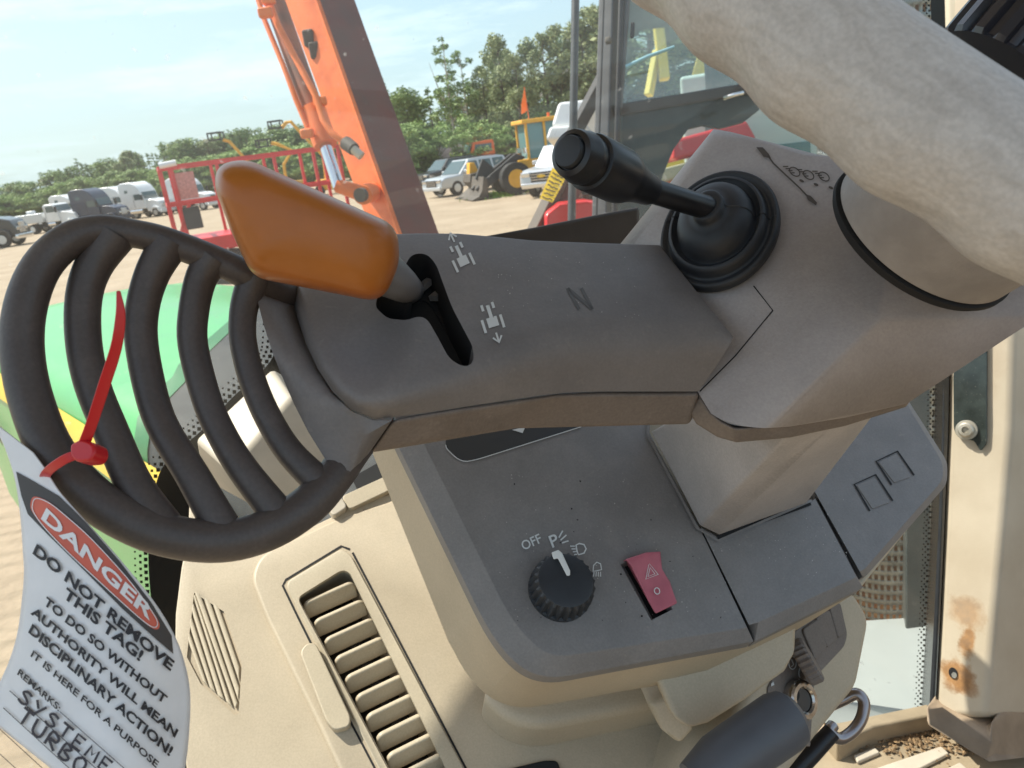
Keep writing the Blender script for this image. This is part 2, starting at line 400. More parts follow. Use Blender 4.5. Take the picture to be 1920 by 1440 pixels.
# outline of the top (sharp corner line), roll-over width in px, seam line below
tp = [(1240, 452, 10), (1120, 446, 12), (1000, 441, 12), (930, 434, 12), (860, 428, 12), (790, 426, 14), (725, 427, 16), (640, 470, 22), (557, 524, 30), (566, 580, 40), (584, 636, 46), (608, 686, 48), (640, 728, 50), (676, 752, 50), (718, 752, 52), (780, 731, 52), (840, 710, 50), (900, 689, 48), (960, 667, 46), (1015, 648, 44), (1070, 634, 42), (1130, 627, 40), (1200, 627, 38), (1270, 629, 34), (1330, 630, 26), (1379, 633, 6)]
sp = {8: (545, 540), 9: (556, 592), 10: (574, 645), 11: (596, 692), 12: (624, 735), 13: (660, 768), 14: (702, 786), 15: (775, 778), 16: (840, 768), 17: (900, 758), 18: (960, 749), 19: (1010, 742), 20: (1062, 736), 21: (1130, 734), 22: (1190, 734), 23: (1240, 734), 24: (1280, 734), 25: (1310, 734)}
n = len(tp); T = []; TI = []
for i in range(n):
    a, b, c = Vector(tp[i-1][:2]), Vector(tp[i][:2]), Vector(tp[(i+1) % n][:2])
    tg_ = ((b-a).normalized()+(c-b).normalized()).normalized(); q = b + Vector((tg_.y, -tg_.x))*tp[i][2]
    T.append(A.at(b.x, b.y)); TI.append(A.at(q.x, q.y))
S = [W(*sp[i], dep(T[i]) + .012) if i in sp else T[i]-A.n*.035 for i in range(n)]
rings = [TI]
for k in range(1, 9):
    t = k/8; rings.append([TI[i]*(1-t)**2 + T[i]*2*t*(1-t) + T[i].lerp(S[i], .6)*t*t for i in range(n)])
rings.append(S)
housing = loft('lever_housing', rings, m_taupe, col, smooth=True, angle=50)
slot = rnd([(762, 470, 8), (775, 447, 12), (803, 445, 14), (822, 465, 12), (852, 545, 20), (894, 622, 14), (896, 645, 12), (876, 652, 14), (848, 642, 14), (826, 602, 8), (806, 568, 12), (790, 562, 10), (765, 570, 10), (730, 566, 10), (706, 545, 10), (712, 520, 8), (770, 528, 10), (782, 512, 8)])
ct = prism('cutter', A, slot, .01, .028, m_dark)
cut(housing, ct, 40)
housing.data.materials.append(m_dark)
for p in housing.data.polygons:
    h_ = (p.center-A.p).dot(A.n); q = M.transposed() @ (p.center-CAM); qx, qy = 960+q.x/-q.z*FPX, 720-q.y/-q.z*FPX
    if 695 < qx < 905 and 440 < qy < 675 and -.0190 < h_ < -.0012 and (abs(p.normal.dot(A.n)) < .35 or abs(h_+.018) < .0006): p.material_index = len(housing.data.materials)-1  # slot walls blackened to paint in the shade of a deeper slot
# thin black plate paints the shallow slot floor as deep shade
lin_out = [(x+(x-815)*.12, y+(y-545)*.08) for x, y in slot]
prism('slot_shade_plate', A, slot, -.0172, .001, m_dark, col)
MBs = MB()
for a, b in (((800, 500), (845, 470)), ((812, 560), (858, 520)), ((765, 560), (838, 500))):
    p, q = A.at(*a, -.014), A.at(*b, -.014); MBs.bar(p, q, .005, .003)
MBs.build('gate_rib', m_taupe, col, local=False)
# lower shell of the arm
ut = [(737, 788, 14), (860, 767, 16), (1045, 741, 20), (1130, 737, 21), (1312, 737, 25)]
ub = [(692, 851), (872, 821), (965, 805), (1130, 801), (1294, 797)]
rg = []
for (x, y, i), b in zip(ut, ub):
    d0 = dep(S[i])+.002
    rg.append([W(x, y, d0), W(b[0], b[1], d0+.012), W(b[0]+6, b[1]-22, d0+.055), W(x+8, y-40, d0+.06)])
loft('arm_lower_shell', rg, m_taupe2, col, bevel=.003, seg=3)
# guard base (collar at the end of the arm)
ga = [(552, 528, .003, 8), (553, 592, .0005, 9), (571, 646, .0003, 10), (593, 694, .0003, 11), (621, 737.5, .0003, 12), (657.5, 770.5, .0003, 13), (700, 788.5, .0003, 14), (734, 789, .0005, 14), (691, 851, .012, 14)]
gb = [(474, 522), (484, 568), (494, 608), (509, 655), (528, 704), (551, 757), (578, 810), (608, 858), (640, 900)]
rg = []
for q_, ((ax, ay, ad, gi), (bx, by)) in enumerate(zip(ga, gb)):
    da = dep(S[gi])+ad; db = .357-.0155*(q_/8); a3, b3 = W(ax, ay, da), W(bx, by, db)
    m3 = W(ax*.45+bx*.55, ay*.45+by*.55, (da*.4+db*.6)-.0035)
    ring = [a3*(1-t)**2+m3*2*t*(1-t)+b3*t*t for t in (0, .2, .4, .6, .8, 1)]
    b4 = W(bx+2, by+1, db+.006); b5 = W(bx+16, by-4, db+.022); rg.append(ring+[b4, b5, W(ax+6, ay-12, da+.03)])
loft('guard_collar', rg, m_taupe, col, smooth=True, angle=55)
# ring guard with ribs
RC = [(620, 600, .430, 24), (566, 570, .400, 27), (522, 546, .374, 28), (470, 519, .357, 28), (400, 486, .350, 27), (310, 452, .343, 27), (250, 438, .338, 27), (190, 432, .333, 29), (130, 450, .326, 32), (78, 500, .321, 34), (48, 575, .316, 36), (42, 660, .312, 37), (60, 755, .308, 38), (100, 850, .304, 39), (170, 930, .303, 40), (260, 985, .305, 40), (345, 1010, .310, 40), (430, 1013, .317, 40), (510, 990, .326, 39), (580, 945, .336, 38), (625, 895, .346, 36), (655, 855, .358, 33), (680, 825, .376, 30), (705, 800, .398, 24)]
CR = cat(RC, 5)
loop = tube('guard_loop', [W(c[0], c[1], c[2]) for c in CR], [c[3]*c[2]/FPX for c in CR], m_guard, col, seg=20)
ribs = [[(215, 440, .336), (175, 500, .333), (157, 560, .330), (157, 640, .326), (173, 720, .322), (210, 813, .317), (253, 910, .312), (310, 995, .309)],
        [(318, 455, .344), (285, 515, .341), (267, 580, .338), (266, 647, .335), (286, 747, .330), (312, 813, .326), (360, 890, .321), (425, 1005, .318)],
        [(402, 484, .350), (378, 520, .349), (364, 580, .346), (362, 647, .343), (387, 747, .338), (415, 813, .335), (457, 882, .331), (530, 975, .329)],
        [(478, 520, .358), (462, 560, .357), (455, 600, .355), (457, 647, .352), (474, 715, .349), (504, 785, .345), (545, 850, .342), (610, 915, .341)]]
rw = [31, 29, 27, 25]
for rb, w in zip(ribs, rw):
    c = cat(rb, 5); k = len(c)
    o = tube('guard_rib', [W(*p) for p in c], [w*p[2]/FPX*(1+.22*abs(2*i/(k-1)-1)**4) for i, p in enumerate(c)], m_guard, None, seg=16)
    par(o, loop)
# direction symbols on the arm (little tractors seen from above, arrows, neutral N)
sf = lambda x, y: A.at(x, y, .0004)
def tractor_symbol(c, ax, s, flip):
    """ax: unit px vector along the tractor (front direction)"""
    mb = MB(); c = Vector(c); a = Vector(ax).normalized(); b = Vector((-a.y*1.0, a.x*1.0))
    def q(l, w): p = c + a*l*s + b*w*s; return (p.x, p.y)
    area(mb, sf, [q(-18, -12), q(-18, 12), q(4, 12), q(4, 4), q(32, 4), q(32, -4), q(4, -4), q(4, -12)])
    for l0, l1, w in ((-26, 4, 18), (-26, 4, -25), (22, 36, 9), (22, 36, -16)): area(mb, sf, [q(l0, w), q(l0, w+6), q(l1, w+6), q(l1, w)])
    e = 1 if not flip else -1
    base = 42 if not flip else -32
    stroke(mb, sf, [q(base, 0), q(base+22*e, 0)], 4.2*s)
    stroke(mb, sf, [q(base+9*e, -10), q(base+23*e, 0), q(base+9*e, 10)], 4.2*s)
    mb.build('direction_symbol', m_white, col, local=False)
tractor_symbol((866, 484), (-.42, -.91), .80, False)
tractor_symbol((922, 598), (-.30, -.95), .84, True)
mb = MB()
stroke(mb, lambda x, y: A.at(x, y, .0003), [(1064, 540), (1086, 580)], 6); stroke(mb, lambda x, y: A.at(x, y, .0003), [(1090, 540), (1111, 580)], 6)
stroke(mb, lambda x, y: A.at(x, y, .0003), [(1065, 541), (1110, 579)], 6)
mb.build('neutral_mark', mat('embossed_shadow', (.085, .08, .076), .5), col, local=False)
# shroud round the column
F1 = Pl.of((1345, 232, .49), (1645, 545, .415), (1308, 738, .43))
f = F1.at
a_, c_, d_, e_, f_ = f(1341, 232), f(1640, 540), f(1376, 807), f(1309, 736), f(1160, 455)
d0, d2, d3 = f(1333, 775), W(1480, 800, .420), W(1585, 783, .424)
g_, l_, k_ = W(1930, 548, .385), W(1940, 600, .40), W(1700, 757, .425)
F2 = Pl.of((1341, 232, dep(a_)), (1640, 540, dep(c_)), (1640, 300, .447))
h_, i_, h2, g_ = F2.at(1760, 300), F2.at(1540, 284), F2.at(1640, 300), F2.at(1935, 545)
b_ = a_
front = [a_, i_, h2, h_, g_, l_, k_, d3, d2, d_, d0, e_, f_]
back = []
for p in front:
    q = p + (M @ Vector((0, 0, -.10))); cc = W(1540, 520, .53); back.append(cc + (q-cc)*.86)
V = front + back + [c_]; m_ = 13; ic = 26
F = [(0, ic, 9, 10, 11, 12), (0, 1, 2, 3, 4, ic), (ic, 4, 5, 6, 7, 8, 9)]
F += [(i, (i+1) % m_, m_+(i+1) % m_, m_+i) for i in range(m_)] + [tuple(range(m_, 2*m_))]
wts = {(0, ic): .018, (ic, 9): .015, (ic, 4): .020, (0, 12): .010, (0, 1): .006, (1, 2): .005}
obj('column_shroud', V, F, mat('taupe_shroud', (.355, .325, .318), .44, var=.10, vscale=22, bump=.3, bscale=750, spots=.12, spec=.5, scuff=.18, grain=.05), col, weights=wts, seg=8)
# lower lip of the shroud
lip = [(1307, 741), (1290, 770), (1305, 795), (1345, 820), (1380, 830), (1480, 821), (1580, 800), (1702, 762)]
top = [(1312, 732), (1316, 748), (1332, 772), (1352, 790), (1377, 804), (1480, 797), (1585, 780), (1702, 753)]
rg = []
for (x, y), (u, v), d0 in zip(lip, top, (.436, .434, .431, .426, .4225, .427, .431, .433)):
    pass
    rg.append([W(u, v, d0-.004), W(x, y, d0+.004), W(x+8, y-12, d0+.06), W(u+10, v-20, d0+.06)])
loft('lower_shroud', rg, m_taupe2, col, bevel=.003, seg=3, angle=30)
mb = MB(); sg = lambda x, y: W(x, y, F1_d(x, y)-.0005)
def F1_d(x, y): return dep(F1.at(x, y))
stroke(mb, lambda x, y: F1.at(x, y, .0004), [(1413, 536), (1449, 582), (1378, 668), (1312, 734)], 2.2)
mb.build('shroud_seam', m_dark, col, local=False)
# light-switch symbols beside the ridge, emboss shade painted as dark strokes
s2 = lambda x, y: F2.at(x, y, .0010)
m_emb = mat('emboss_shade', (.075, .064, .058), .5)
mb = MB()
stroke(mb, s2, [(1440, 292), (1450, 306), (1470, 325), (1500, 353), (1512, 366)], 3)
area(mb, s2, [(1418, 276), (1430, 276), (1441, 288), (1446, 297), (1432, 294)]); area(mb, s2, [(1510, 364), (1520, 367), (1532, 380), (1530, 385), (1515, 375)])
for cx, cy_, ln in ((1490, 322, 3), (1516, 328, 2), (1545, 331, 1)):
    stroke(mb, s2, ell(cx, cy_, 11, 7, 35, 14), 2.2, True)
    for k in range(4): stroke(mb, s2, [(cx-12+k*4, cy_-10+k*4), (cx-22+k*5, cy_-10+k*4)], 2.2)
for x, y in ((1503, 339), (1530, 346), (1558, 352)): area(mb, s2, ell(x, y, 5, 2.5, 25, 8))
mb.build('light_symbols', m_emb, col, local=False)
# column post
C = Pl(W(1055, 1105, .54), M @ Vector((.19, .61, .77)))
p1, p2, p2b, p6 = C.at(1220, 808), C.at(1311, 986), C.at(1347, 1004), C.at(1514, 943)
p4, p3, p5, p7 = W(1290, 770, .53), W(1476, 820, .452), W(1562, 798, .455), W(1660, 752, .47)
q4, q7 = W(1400, 740, .6), C.at(1420, 860)
V = [p1, p2, p2b, p6, q7, p4, p3, p5, p7, q4]
F = [(0, 1, 6, 5), (1, 2, 7, 6), (2, 3, 8, 7), (3, 4, 9, 8), (4, 0, 5, 9), (0, 4, 3, 2, 1), (5, 6, 7, 8, 9)]
obj('column_post', V, F, mat('lit_taupe_plastic', (.42, .39, .375), .46, var=.1, vscale=20, bump=.3, bscale=750, spots=.15, scuff=.2, grain=.08), col, bevel=.002, seg=2)  # column's taupe paled to paint in the light on the post
# black boot
bc = F1.at(1350, 437)
prof = [(.0335, -.002), (.0352, .001), (.0354, .0045), (.0342, .0068), (.0328, .0070), (.0312, .0052), (.0300, .0050), (.0290, .0062), (.0286, .0098), (.0274, .0122), (.0260, .0124), (.0245, .0100), (.0232, .0094), (.0222, .0105), (.0216, .0150), (.0196, .0192), (.0165, .0220), (.0130, .0236), (.0100, .0243), (.0092, .0262), (.0089, .0292), (.0076, .0300), (.006, .0300)]
bax = (F1.n + (W(1300, 405, .4)-W(1345, 425, .4)).normalized()*.18).normalized()
boot = lathe('stalk_boot', bc, bax, prof, m_rubber, col, seg=64, angle=60, ref=M @ Vector((0, 1, 0)), scale=(1.17, 1.0))
mb = MB(); u = bax.cross(M @ Vector((1, 0, 0))).normalized(); vv = bax.cross(u)
for ang in (62, 262):
    dd = u*math.cos(R(ang))+vv*math.sin(R(ang))
    for k in range(3, len(prof)-4): mb.bar(bc+dd*prof[k][0]+bax*(prof[k][1]+.0001), bc+dd*prof[k+1][0]+bax*(prof[k+1][1]+.0001), .0007)
o = mb.build('mould_line', m_rubber, None); par(o, boot)
# stalk
s0 = bc + bax*.026; s1 = W(1218, 357, .412); s2_ = W(1066, 284, .352)
st = (s2_-s1).normalized(); Ls = (s2_-s1).length
stalk = tube('stalk', [s0, s0.lerp(s1, .5), s1+st*.002], [.0068, .0067, .0066], m_blackpl, col, seg=24)
prof = [(.0066, 0), (.0080, .001), (.0085, .004), (.0092, .012), (.0112, .0225), (.0136, .030), (.0140, .034), (.0139, Ls-.019), (.0134, Ls-.0175), (.0118, Ls-.017), (.0117, Ls-.0125), (.0124, Ls-.012), (.0126, Ls-.0105), (.0120, Ls-.009), (.0116, Ls-.0045), (.0108, Ls-.002), (.0085, Ls-.001), (.0080, Ls-.003)]
grip = lathe('stalk_grip', s1, st, prof, m_blackpl, None, seg=48, angle=32); par(grip, stalk)
btn = lathe('stalk_button', s1, st, [(.0076, Ls-.004), (.0076, Ls+.0002), (.0071, Ls+.0012), (.005, Ls+.0016), (.002, Ls+.0017)], m_rubber, None, seg=40); par(btn, stalk)

# ================================================================== direction lever (orange grip)
lev = thing('direction_lever', 'glossy orange paddle grip on a short grey lever in the arm slot', 'lever', A.at(750, 530, -.01))
tube('lever_neck', [A.at(770, 545, -.02), W(752, 533, .372), W(725, 515, .352), W(690, 495, .338)], [.0075, .0085, .010, .010], m_grey, lev, seg=24)
GPl = Pl.of((420, 330, .292), (730, 500, .322), (480, 505, .300))
go_ = rnd([(401, 350, 20), (408, 308, 28), (462, 297, 30), (746, 424, 34), (749, 494, 22), (718, 568, 38), (474, 520, 28), (436, 440, 20)], 6)
gcx, gcy = 575, 430; rg = []
for sx, sy, off in ((.88, .80, -.036), (.97, .94, -.031), (1, 1, -.022), (1, 1, -.012), (.993, .985, -.004), (.978, .955, .0025), (.950, .90, .0070), (.90, .80, .0102), (.81, .66, .0124), (.62, .44, .0140), (.35, .22, .0147), (.1, .06, .0149)):
    # sections shrink towards a sloping spine so that the face is a long pillow
    rg.append([GPl.at(gcx+(x-gcx)*sx, (gcy+(x-gcx)*.30)+(y-(gcy+(x-gcx)*.30))*sy if sx > 2 else (gcy+(x-gcx)*sx*.30)+(y-(gcy+(x-gcx)*.30))*sy, off) for x, y in go_])
loft('lever_grip', rg, m_orange, lev, smooth=True, angle=80)

# ================================================================== steering wheel
sw = thing('steering_wheel', 'worn taupe steering wheel rim with finger bumps over a grained hub', 'steering wheel', W(1790, 400, .36))
hax = M @ Vector((.25, .436, .865))
hc = W(1795, 385, .372)
href = W(1900, 440, .37)-W(1700, 335, .37)
lathe('hub', hc, hax, [(.046, -.02), (.047, 0), (.0462, .012), (.043, .024), (.036, .034), (.024, .041), (.01, .044)], m_hub, sw, seg=72, ref=href, scale=(1.08, .88), angle=60)
lathe('hub_gap_ring', hc, hax, [(.0465, -.026), (.0476, -.024), (.0476, -.0215), (.0465, -.021)], m_dark, sw, seg=72, ref=href, scale=(1.08, .88))  # black ring added to paint the dark gap round the hub
rp_ = [(1150, -210, .29, 118), (1300, -88, .270, 124), (1455, 32, .252, 133), (1610, 150, .238, 139), (1780, 266, .226, 142), (1920, 356, .220, 143), (2060, 446, .216, 145), (2200, 540, .214, 145)]
CRW = cat(rp_, 10); P = [W(c[0], c[1], c[2]) for c in CRW]; PR = [c[3]*c[2]/FPX for c in CRW]
SP1, SP2 = .65, 1.70
# the rest of the rim closes round behind and beyond the frame
wc = hc + hax.normalized()*.100; wa = hax.normalized(); wu = (P[0]-wc); wu = (wu-wa*wu.dot(wa)).normalized(); wv = wa.cross(wu)
def pol(p): q = p-wc; return math.atan2(q.dot(wv), q.dot(wu)), math.hypot(q.dot(wu), q.dot(wv)), q.dot(wa)
a0, r0_, h0 = pol(P[-1]); a1, r1_, h1 = pol(P[0]); sgn = 1 if pol(P[len(P)//2])[0] > 0 else -1
span = 2*math.pi-abs(a0); nb = 46
for k in range(1, nb+1):
    t = k/nb; e = t*t*(3-2*t); aa = a0+sgn*span*t; rr = r0_+(r1_-r0_)*min(1, t*1.6); hh_ = h0+(h1-h0)*e
    P.append(wc+(wu*math.cos(aa)+wv*math.sin(aa))*rr+wa*hh_); PR.append(PR[len(CRW)-1]+(PR[0]-PR[len(CRW)-1])*e)
P[-1] = P[0]+(P[-1]-P[-2])*.02
rings = tube_rings(P, PR, 40)
for ang_ in (pol(W(2060, 446, .216))[0], pol(W(2060, 446, .216))[0]+math.pi*SP1*sgn, pol(W(2060, 446, .216))[0]+math.pi*SP2*sgn):
    j_ = min(range(len(P)), key=lambda i: abs(math.remainder(pol(P[i])[0]-ang_, 2*math.pi)))
    tube('spoke', [hc+wa*.028, (hc+wa*.05).lerp(P[j_], .45), P[j_]], [.016, .014, .013], m_hub, sw, seg=18)
lowdir = (M @ Vector((-.6, -.75, -.1))).normalized()
acc = 0
for i, ring in enumerate(rings):
    if i: acc += (P[i]-P[i-1]).length
    for k, p in enumerate(ring):
        w = max(0, (p-P[i]).normalized().dot(lowdir)-.35)/.65
        ring[k] = p + lowdir*w*.0013*(math.sin(acc/.0185*2*math.pi*.5+1.2))
loft('rim', rings, m_wheel, sw, smooth=True, angle=60)

# ================================================================== instrument console
con = thing('instrument_console', 'charcoal switch console with light knob and hazard rocker on beige housing', 'console', W(1100, 1330, .60))
def slab(name, inner, outer, drop, thick, m, off=0, parent=None):
    r0 = [C.at(x, y, off) for x, y in inner]; r1 = [C.at(x, y, off-drop) for x, y in outer]; r2 = [p - C.n*thick for p in r1]
    return loft(name, [r0, r1, r2], m, parent or con, bevel=.0006, seg=2, angle=12)
inn = rnd([(700, 640), (962, 1170, 60), (1030, 1234, 40), (1401, 1177), (1312, 990), (1215, 812), (1225, 640)], 8)
out_ = rnd([(650, 640), (930, 1212, 85), (1010, 1278, 60), (1413, 1203), (1312, 990), (1218, 812), (1228, 640)], 8)
pn = slab('switch_panel', inn, out_, .011, .012, m_panel)
inn = [(1314, 989), (1404, 1172), (1423, 1166), (1606, 1082), (1528, 935), (1515, 945), (1347, 1008)]
out_ = [(1314, 989), (1404, 1173), (1416, 1203), (1618, 1102), (1532, 932), (1518, 941), (1349, 1004)]
slab('lower_panel', inn, out_, .011, .012, m_panel)
inn = rnd([(1533, 932), (1612, 1072), (1622, 1066), (1768, 900, 14), (1768, 868, 14), (1700, 757), (1640, 740), (1515, 900)], 4)
out_ = rnd([(1533, 931), (1617, 1082), (1626, 1078), (1776, 908, 14), (1777, 866, 14), (1704, 752), (1640, 735), (1512, 900)], 4)
slab('side_panel', inn, out_, .008, .008, m_panel)
# blank square cover marks
for q in ([(1606, 909), (1640, 895), (1669, 942), (1636, 954)], [(1647, 866), (1681, 851), (1709, 894), (1677, 905)]):
    cv = prism('blank_cover', C, rnd([(x, y, 3) for x, y in q], 2), .0009, .003, m_panel, con, bevel=.0005, seg=2)
    mb = MB(); stroke(mb, lambda x, y: C.at(x, y, .0007), [(q[3][0]-5, q[3][1]+4), (q[0][0]-4, q[0][1]-1), (q[1][0]+2, q[1][1]-5), (q[2][0]+5, q[2][1]-3)], 3.4)  # dark strokes paint the shadow along the raised cover edges
    o = mb.build('cover_edge_shade', m_dark, None); par(o, cv)
# small dark display at the top, with thin light border
mb = MB(); dsp = rnd([(835, 760), (836, 840, 6), (865, 868, 22), (900, 860, 10), (1090, 800), (1110, 740)])
area(mb, lambda x, y: C.at(x, y, .0006), dsp); mb.build('display', m_screen, con, local=False)
mb = MB(); stroke(mb, lambda x, y: C.at(x, y, .0010), dsp[1:-1], 1.6); area(mb, lambda x, y: C.at(x, y, .0012), [(960, 806), (985, 800), (980, 812)]); mb.build('display_border', m_white, con, local=False)
# post opening rim
mb = MB(); stroke(mb, lambda x, y: C.at(x, y, .002), [(1222, 760), (1214, 815), (1307, 990), (1347, 1014), (1522, 938)], 5); mb.build('post_gasket', m_panel, con, local=False)
mb = MB(); stroke(mb, lambda x, y: C.at(x, y, .0008), [(1345, 1007), (1520, 943)], 9); mb.build('gasket_shadow_gap', m_dark, con, local=False)
# beige housing below
r0i = rnd([(655, 640), (931, 1211, 85), (1010, 1277, 60), (1414, 1204), (1618, 1103), (1774, 905), (1700, 760), (1300, 640)], 6)
r1i = rnd([(610, 640), (868, 1272, 75), (952, 1336, 55), (1290, 1278), (1480, 1190), (1690, 990), (1640, 800), (1300, 640)], 6)
r0 = [C.at(x, y, -.0215) for x, y in r0i]
r1 = [W(x, y, max(.60+max(0, (x-1290))*.00012, dep(C.at(x, y))+.07)) for x, y in r1i]
loft('console_housing', [r0, r1], m_beige, con, bevel=.004, seg=3, angle=20)
# light switch knob
kb = C.at(1049, 1108)
def kw(k, h): return 1 + (.06*math.cos(k*2*math.pi/5) if .003 < h < .0175 else 0)
kn = lathe('light_knob', kb, C.n, [(.0225, 0), (.0228, .003), (.0218, .0035), (.0205, .0165), (.0193, .0185), (.0175, .0192), (.008, .0195), (.001, .0195)], m_knob, con, seg=120, wob=kw, angle=25)
ktop = Pl(kb + C.n*.0195, C.n)
pp = [(1034, 1036), (1047, 1031), (1054, 1037), (1069, 1070), (1069, 1079), (1063, 1080), (1046, 1047), (1038, 1049)]
mb = MB(); n_ = len(pp); V = [ktop.at(x, y, .0022) for x, y in pp]+[ktop.at(x, y, -.001) for x, y in pp]
o = obj('knob_pointer', V, loft_faces(n_, 2), m_pointer, None, bevel=.0006, seg=2); par(o, kn)
# printed light symbols
mb = MB(); sc = lambda x, y: C.at(x, y, .0008)
place_text(mb, 'OFF', sc, (982, 1032), (1017, 1016), 18, (-.40, -.92), .012)
place_text(mb, 'P', sc, (1036, 1027), (1050, 1021), 24, (-.36, -.93), .012)
for a, b in (((1048, 1008), (1055, 995)), ((1051, 1013), (1062, 1003)), ((1054, 1018), (1066, 1014))): stroke(mb, sc, [a, b], 2.6)
stroke(mb, sc, [(1080, 1022), (1086, 1019), (1095, 1021), (1099, 1029), (1095, 1037), (1085, 1040), (1082, 1034)], 2.6, True)
for k in range(4): stroke(mb, sc, [(1078+k*1.5, 1024+k*5), (1069+k*2.5, 1024+k*5.3)], 2.2)
stroke(mb, sc, [(1112, 1071), (1113, 1060), (1119, 1054), (1126, 1057), (1128, 1068), (1120, 1070)], 2.2, True)
for k in range(4): stroke(mb, sc, [(1114+k*4, 1072), (1113+k*4.4, 1081)], 1.8)
mb.build('light_position_symbols', m_white, con, local=False)
# hazard rocker
ct = prism('cutter', C, [(1171, 1047), (1213, 1031), (1271, 1132), (1230, 1153)], .01, .02, m_dark); cut(pn, ct)
prism('rocker_well', C, [(1160, 1040), (1220, 1022), (1280, 1136), (1224, 1160)], -.0095, .002, m_dark, con)
hz = [((1171, 1050), (1212, 1036), .004), ((1173, 1048), (1213, 1035), .0075), ((1184, 1060), (1236, 1037), .0078), ((1193, 1081), (1243, 1066), .0042), ((1205, 1106), (1255, 1090), .0018), ((1215, 1127), (1263, 1110), .0016), ((1229, 1151), (1270, 1131), .0014), ((1229, 1151), (1270, 1131), -.008), ((1171, 1050), (1212, 1036), -.008)]
Lr = [C.at(*a, h) for a, b, h in hz]; Rr = [C.at(*b, h) for a, b, h in hz]
n_ = len(hz); V = Lr+Rr; F = [(i, (i+1) % n_, n_+(i+1) % n_, n_+i) for i in range(n_)]+[tuple(range(n_)), tuple(range(n_, 2*n_))]
hr = obj('hazard_rocker', V, F, m_pink, con, bevel=.0012, seg=3)
mb = MB(); hzs = lambda x, y: C.at(x, y, .0060 if y < 1090 else .0028)
stroke(mb, lambda x, y: C.at(x, y, .0066-(y-1055)*.00007), [(1217, 1056), (1211, 1086), (1234, 1077)], 1.7, True)
stroke(mb, lambda x, y: C.at(x, y, .0066-(y-1055)*.00007), [(1219, 1064), (1215, 1081), (1228, 1076)], 1.7, True)
stroke(mb, lambda x, y: C.at(x, y, .0030), ell(1232, 1108, 5, 6, -20, 14), 1.7, True)
o = mb.build('hazard_symbol', m_white, None); par(o, hr)

# ================================================================== dashboard
dash = thing('dashboard', 'sunlit beige dashboard with slatted air vent and ribbed side grille', 'dashboard', W(650, 1440, .72))
D = Pl(W(700, 1250, .68), M @ Vector((.10, .70, .70)))
do = rnd([(482, 1036, 20), (420, 1000), (356, 905, 20), (352, 1010), (340, 1062, 10), (329, 1150), (327, 1260), (338, 1370), (356, 1480), (380, 1640), (1440, 1640), (1480, 1400), (1420, 1060), (800, 880), (640, 960)], 4)
body = prism('dash_body', D, do, 0, .10, m_beige, dash, bevel=.003, seg=3, angle=50)
bz = rnd([(486, 1040, 30), (470, 1085, 20), (500, 1160), (600, 1365), (690, 1560), (760, 1660), (1300, 1660), (1400, 1400), (980, 1000), (760, 930), (640, 968, 30)], 5)
bez = prism('vent_panel', D, bz, .006, .0075, m_beige, dash, bevel=.0035, seg=4, angle=40)
vo = rnd([(552, 1098, 14), (640, 1044, 14), (655, 1052, 8), (862, 1470, 10), (868, 1510), (790, 1520), (770, 1505)], 5)
for tgt in (body, bez):
    ct = prism('cutter', D, vo, .02, .075, m_dark); cut(tgt, ct)
prism('vent_box', D, [(500, 1060), (650, 1000), (930, 1540), (760, 1560)], -.052, .003, m_dark, dash)
fr_o = rnd([(534, 1092, 16), (640, 1028, 8), (658, 1040, 8), (886, 1470), (890, 1540), (770, 1560)], 5)
ff = prism('vent_frame', D, fr_o, .0085, .004, m_beige2, dash, bevel=.0012, seg=2)
ct = prism('cutter', D, vo, .03, .075, m_dark); cut(ff, ct)
for k in range(12):
    t = k/10
    x0, y0 = 566+t*195*1.0, 1131+t*342*(1+.06*t); x1, y1 = 663+t*190, 1088+t*338*(1+.06*t)
    a, b = D.at(x0, y0, .004), D.at(x1, y1, .004)
    ex = (b-a).normalized(); Lw = (b-a).length
    dn = (D.n*-.92 + (D.at(x0+40, y0+75, 0)-D.at(x0, y0, 0)).normalized()*.42).normalized()   # slat leans into the duct
    o2 = []
    hh = .0185
    for cx, cz, a0 in ((Lw-.007, .007, -90), (Lw-.003, hh-.003, 0), (.003, hh-.003, 90), (.007, .007, 180)):
        rr = .007 if cz < .01 else .003
        for j in range(6):
            tt = R(a0+90*j/5); o2.append((cx+math.cos(tt)*rr, cz+math.sin(tt)*rr))
    nn = ex.cross(dn).normalized()
    th = .0056
    r0 = [a+ex*x+dn*z+nn*th/2 for x, z in o2]; r1 = [p-nn*th for p in r0]
    sl = loft('vent_slat', [r0, r1], m_beige2, dash, bevel=.0022, seg=4, angle=40)
    if 1 < k < 11:
        cl = MB(); mdp = a+ex*Lw*.52+dn*.018
        cl.bar(mdp-ex*.004+nn*.002, mdp-ex*.004-nn*.008, .0016); cl.bar(mdp+ex*.003+nn*.002, mdp+ex*.003-nn*.008, .0016); cl.bar(mdp-ex*.005-nn*.004, mdp+ex*.004-nn*.004, .0016)
        o = cl.build('slat_link', m_dark, None); par(o, sl)
mb = MB(); fg = lambda x, y: D.at(x, y, .0064)
stroke(mb, fg, [(656, 1030), (640, 1024), (536, 1087), (530, 1098), (560, 1160), (640, 1320), (766, 1562)], 4); stroke(mb, fg, [(661, 1036), (760, 1224), (890, 1472)], 4)
mb.build('frame_gap', m_dark, dash, local=False)
tl = rnd([(562, 1222, 10), (575, 1205, 14), (592, 1205, 10), (658, 1345, 10), (655, 1362, 8), (628, 1370, 10), (612, 1352, 10)], 5)
prism('vent_slider', D, tl, .015, .008, m_beige2, dash, bevel=.002, seg=3, angle=40)
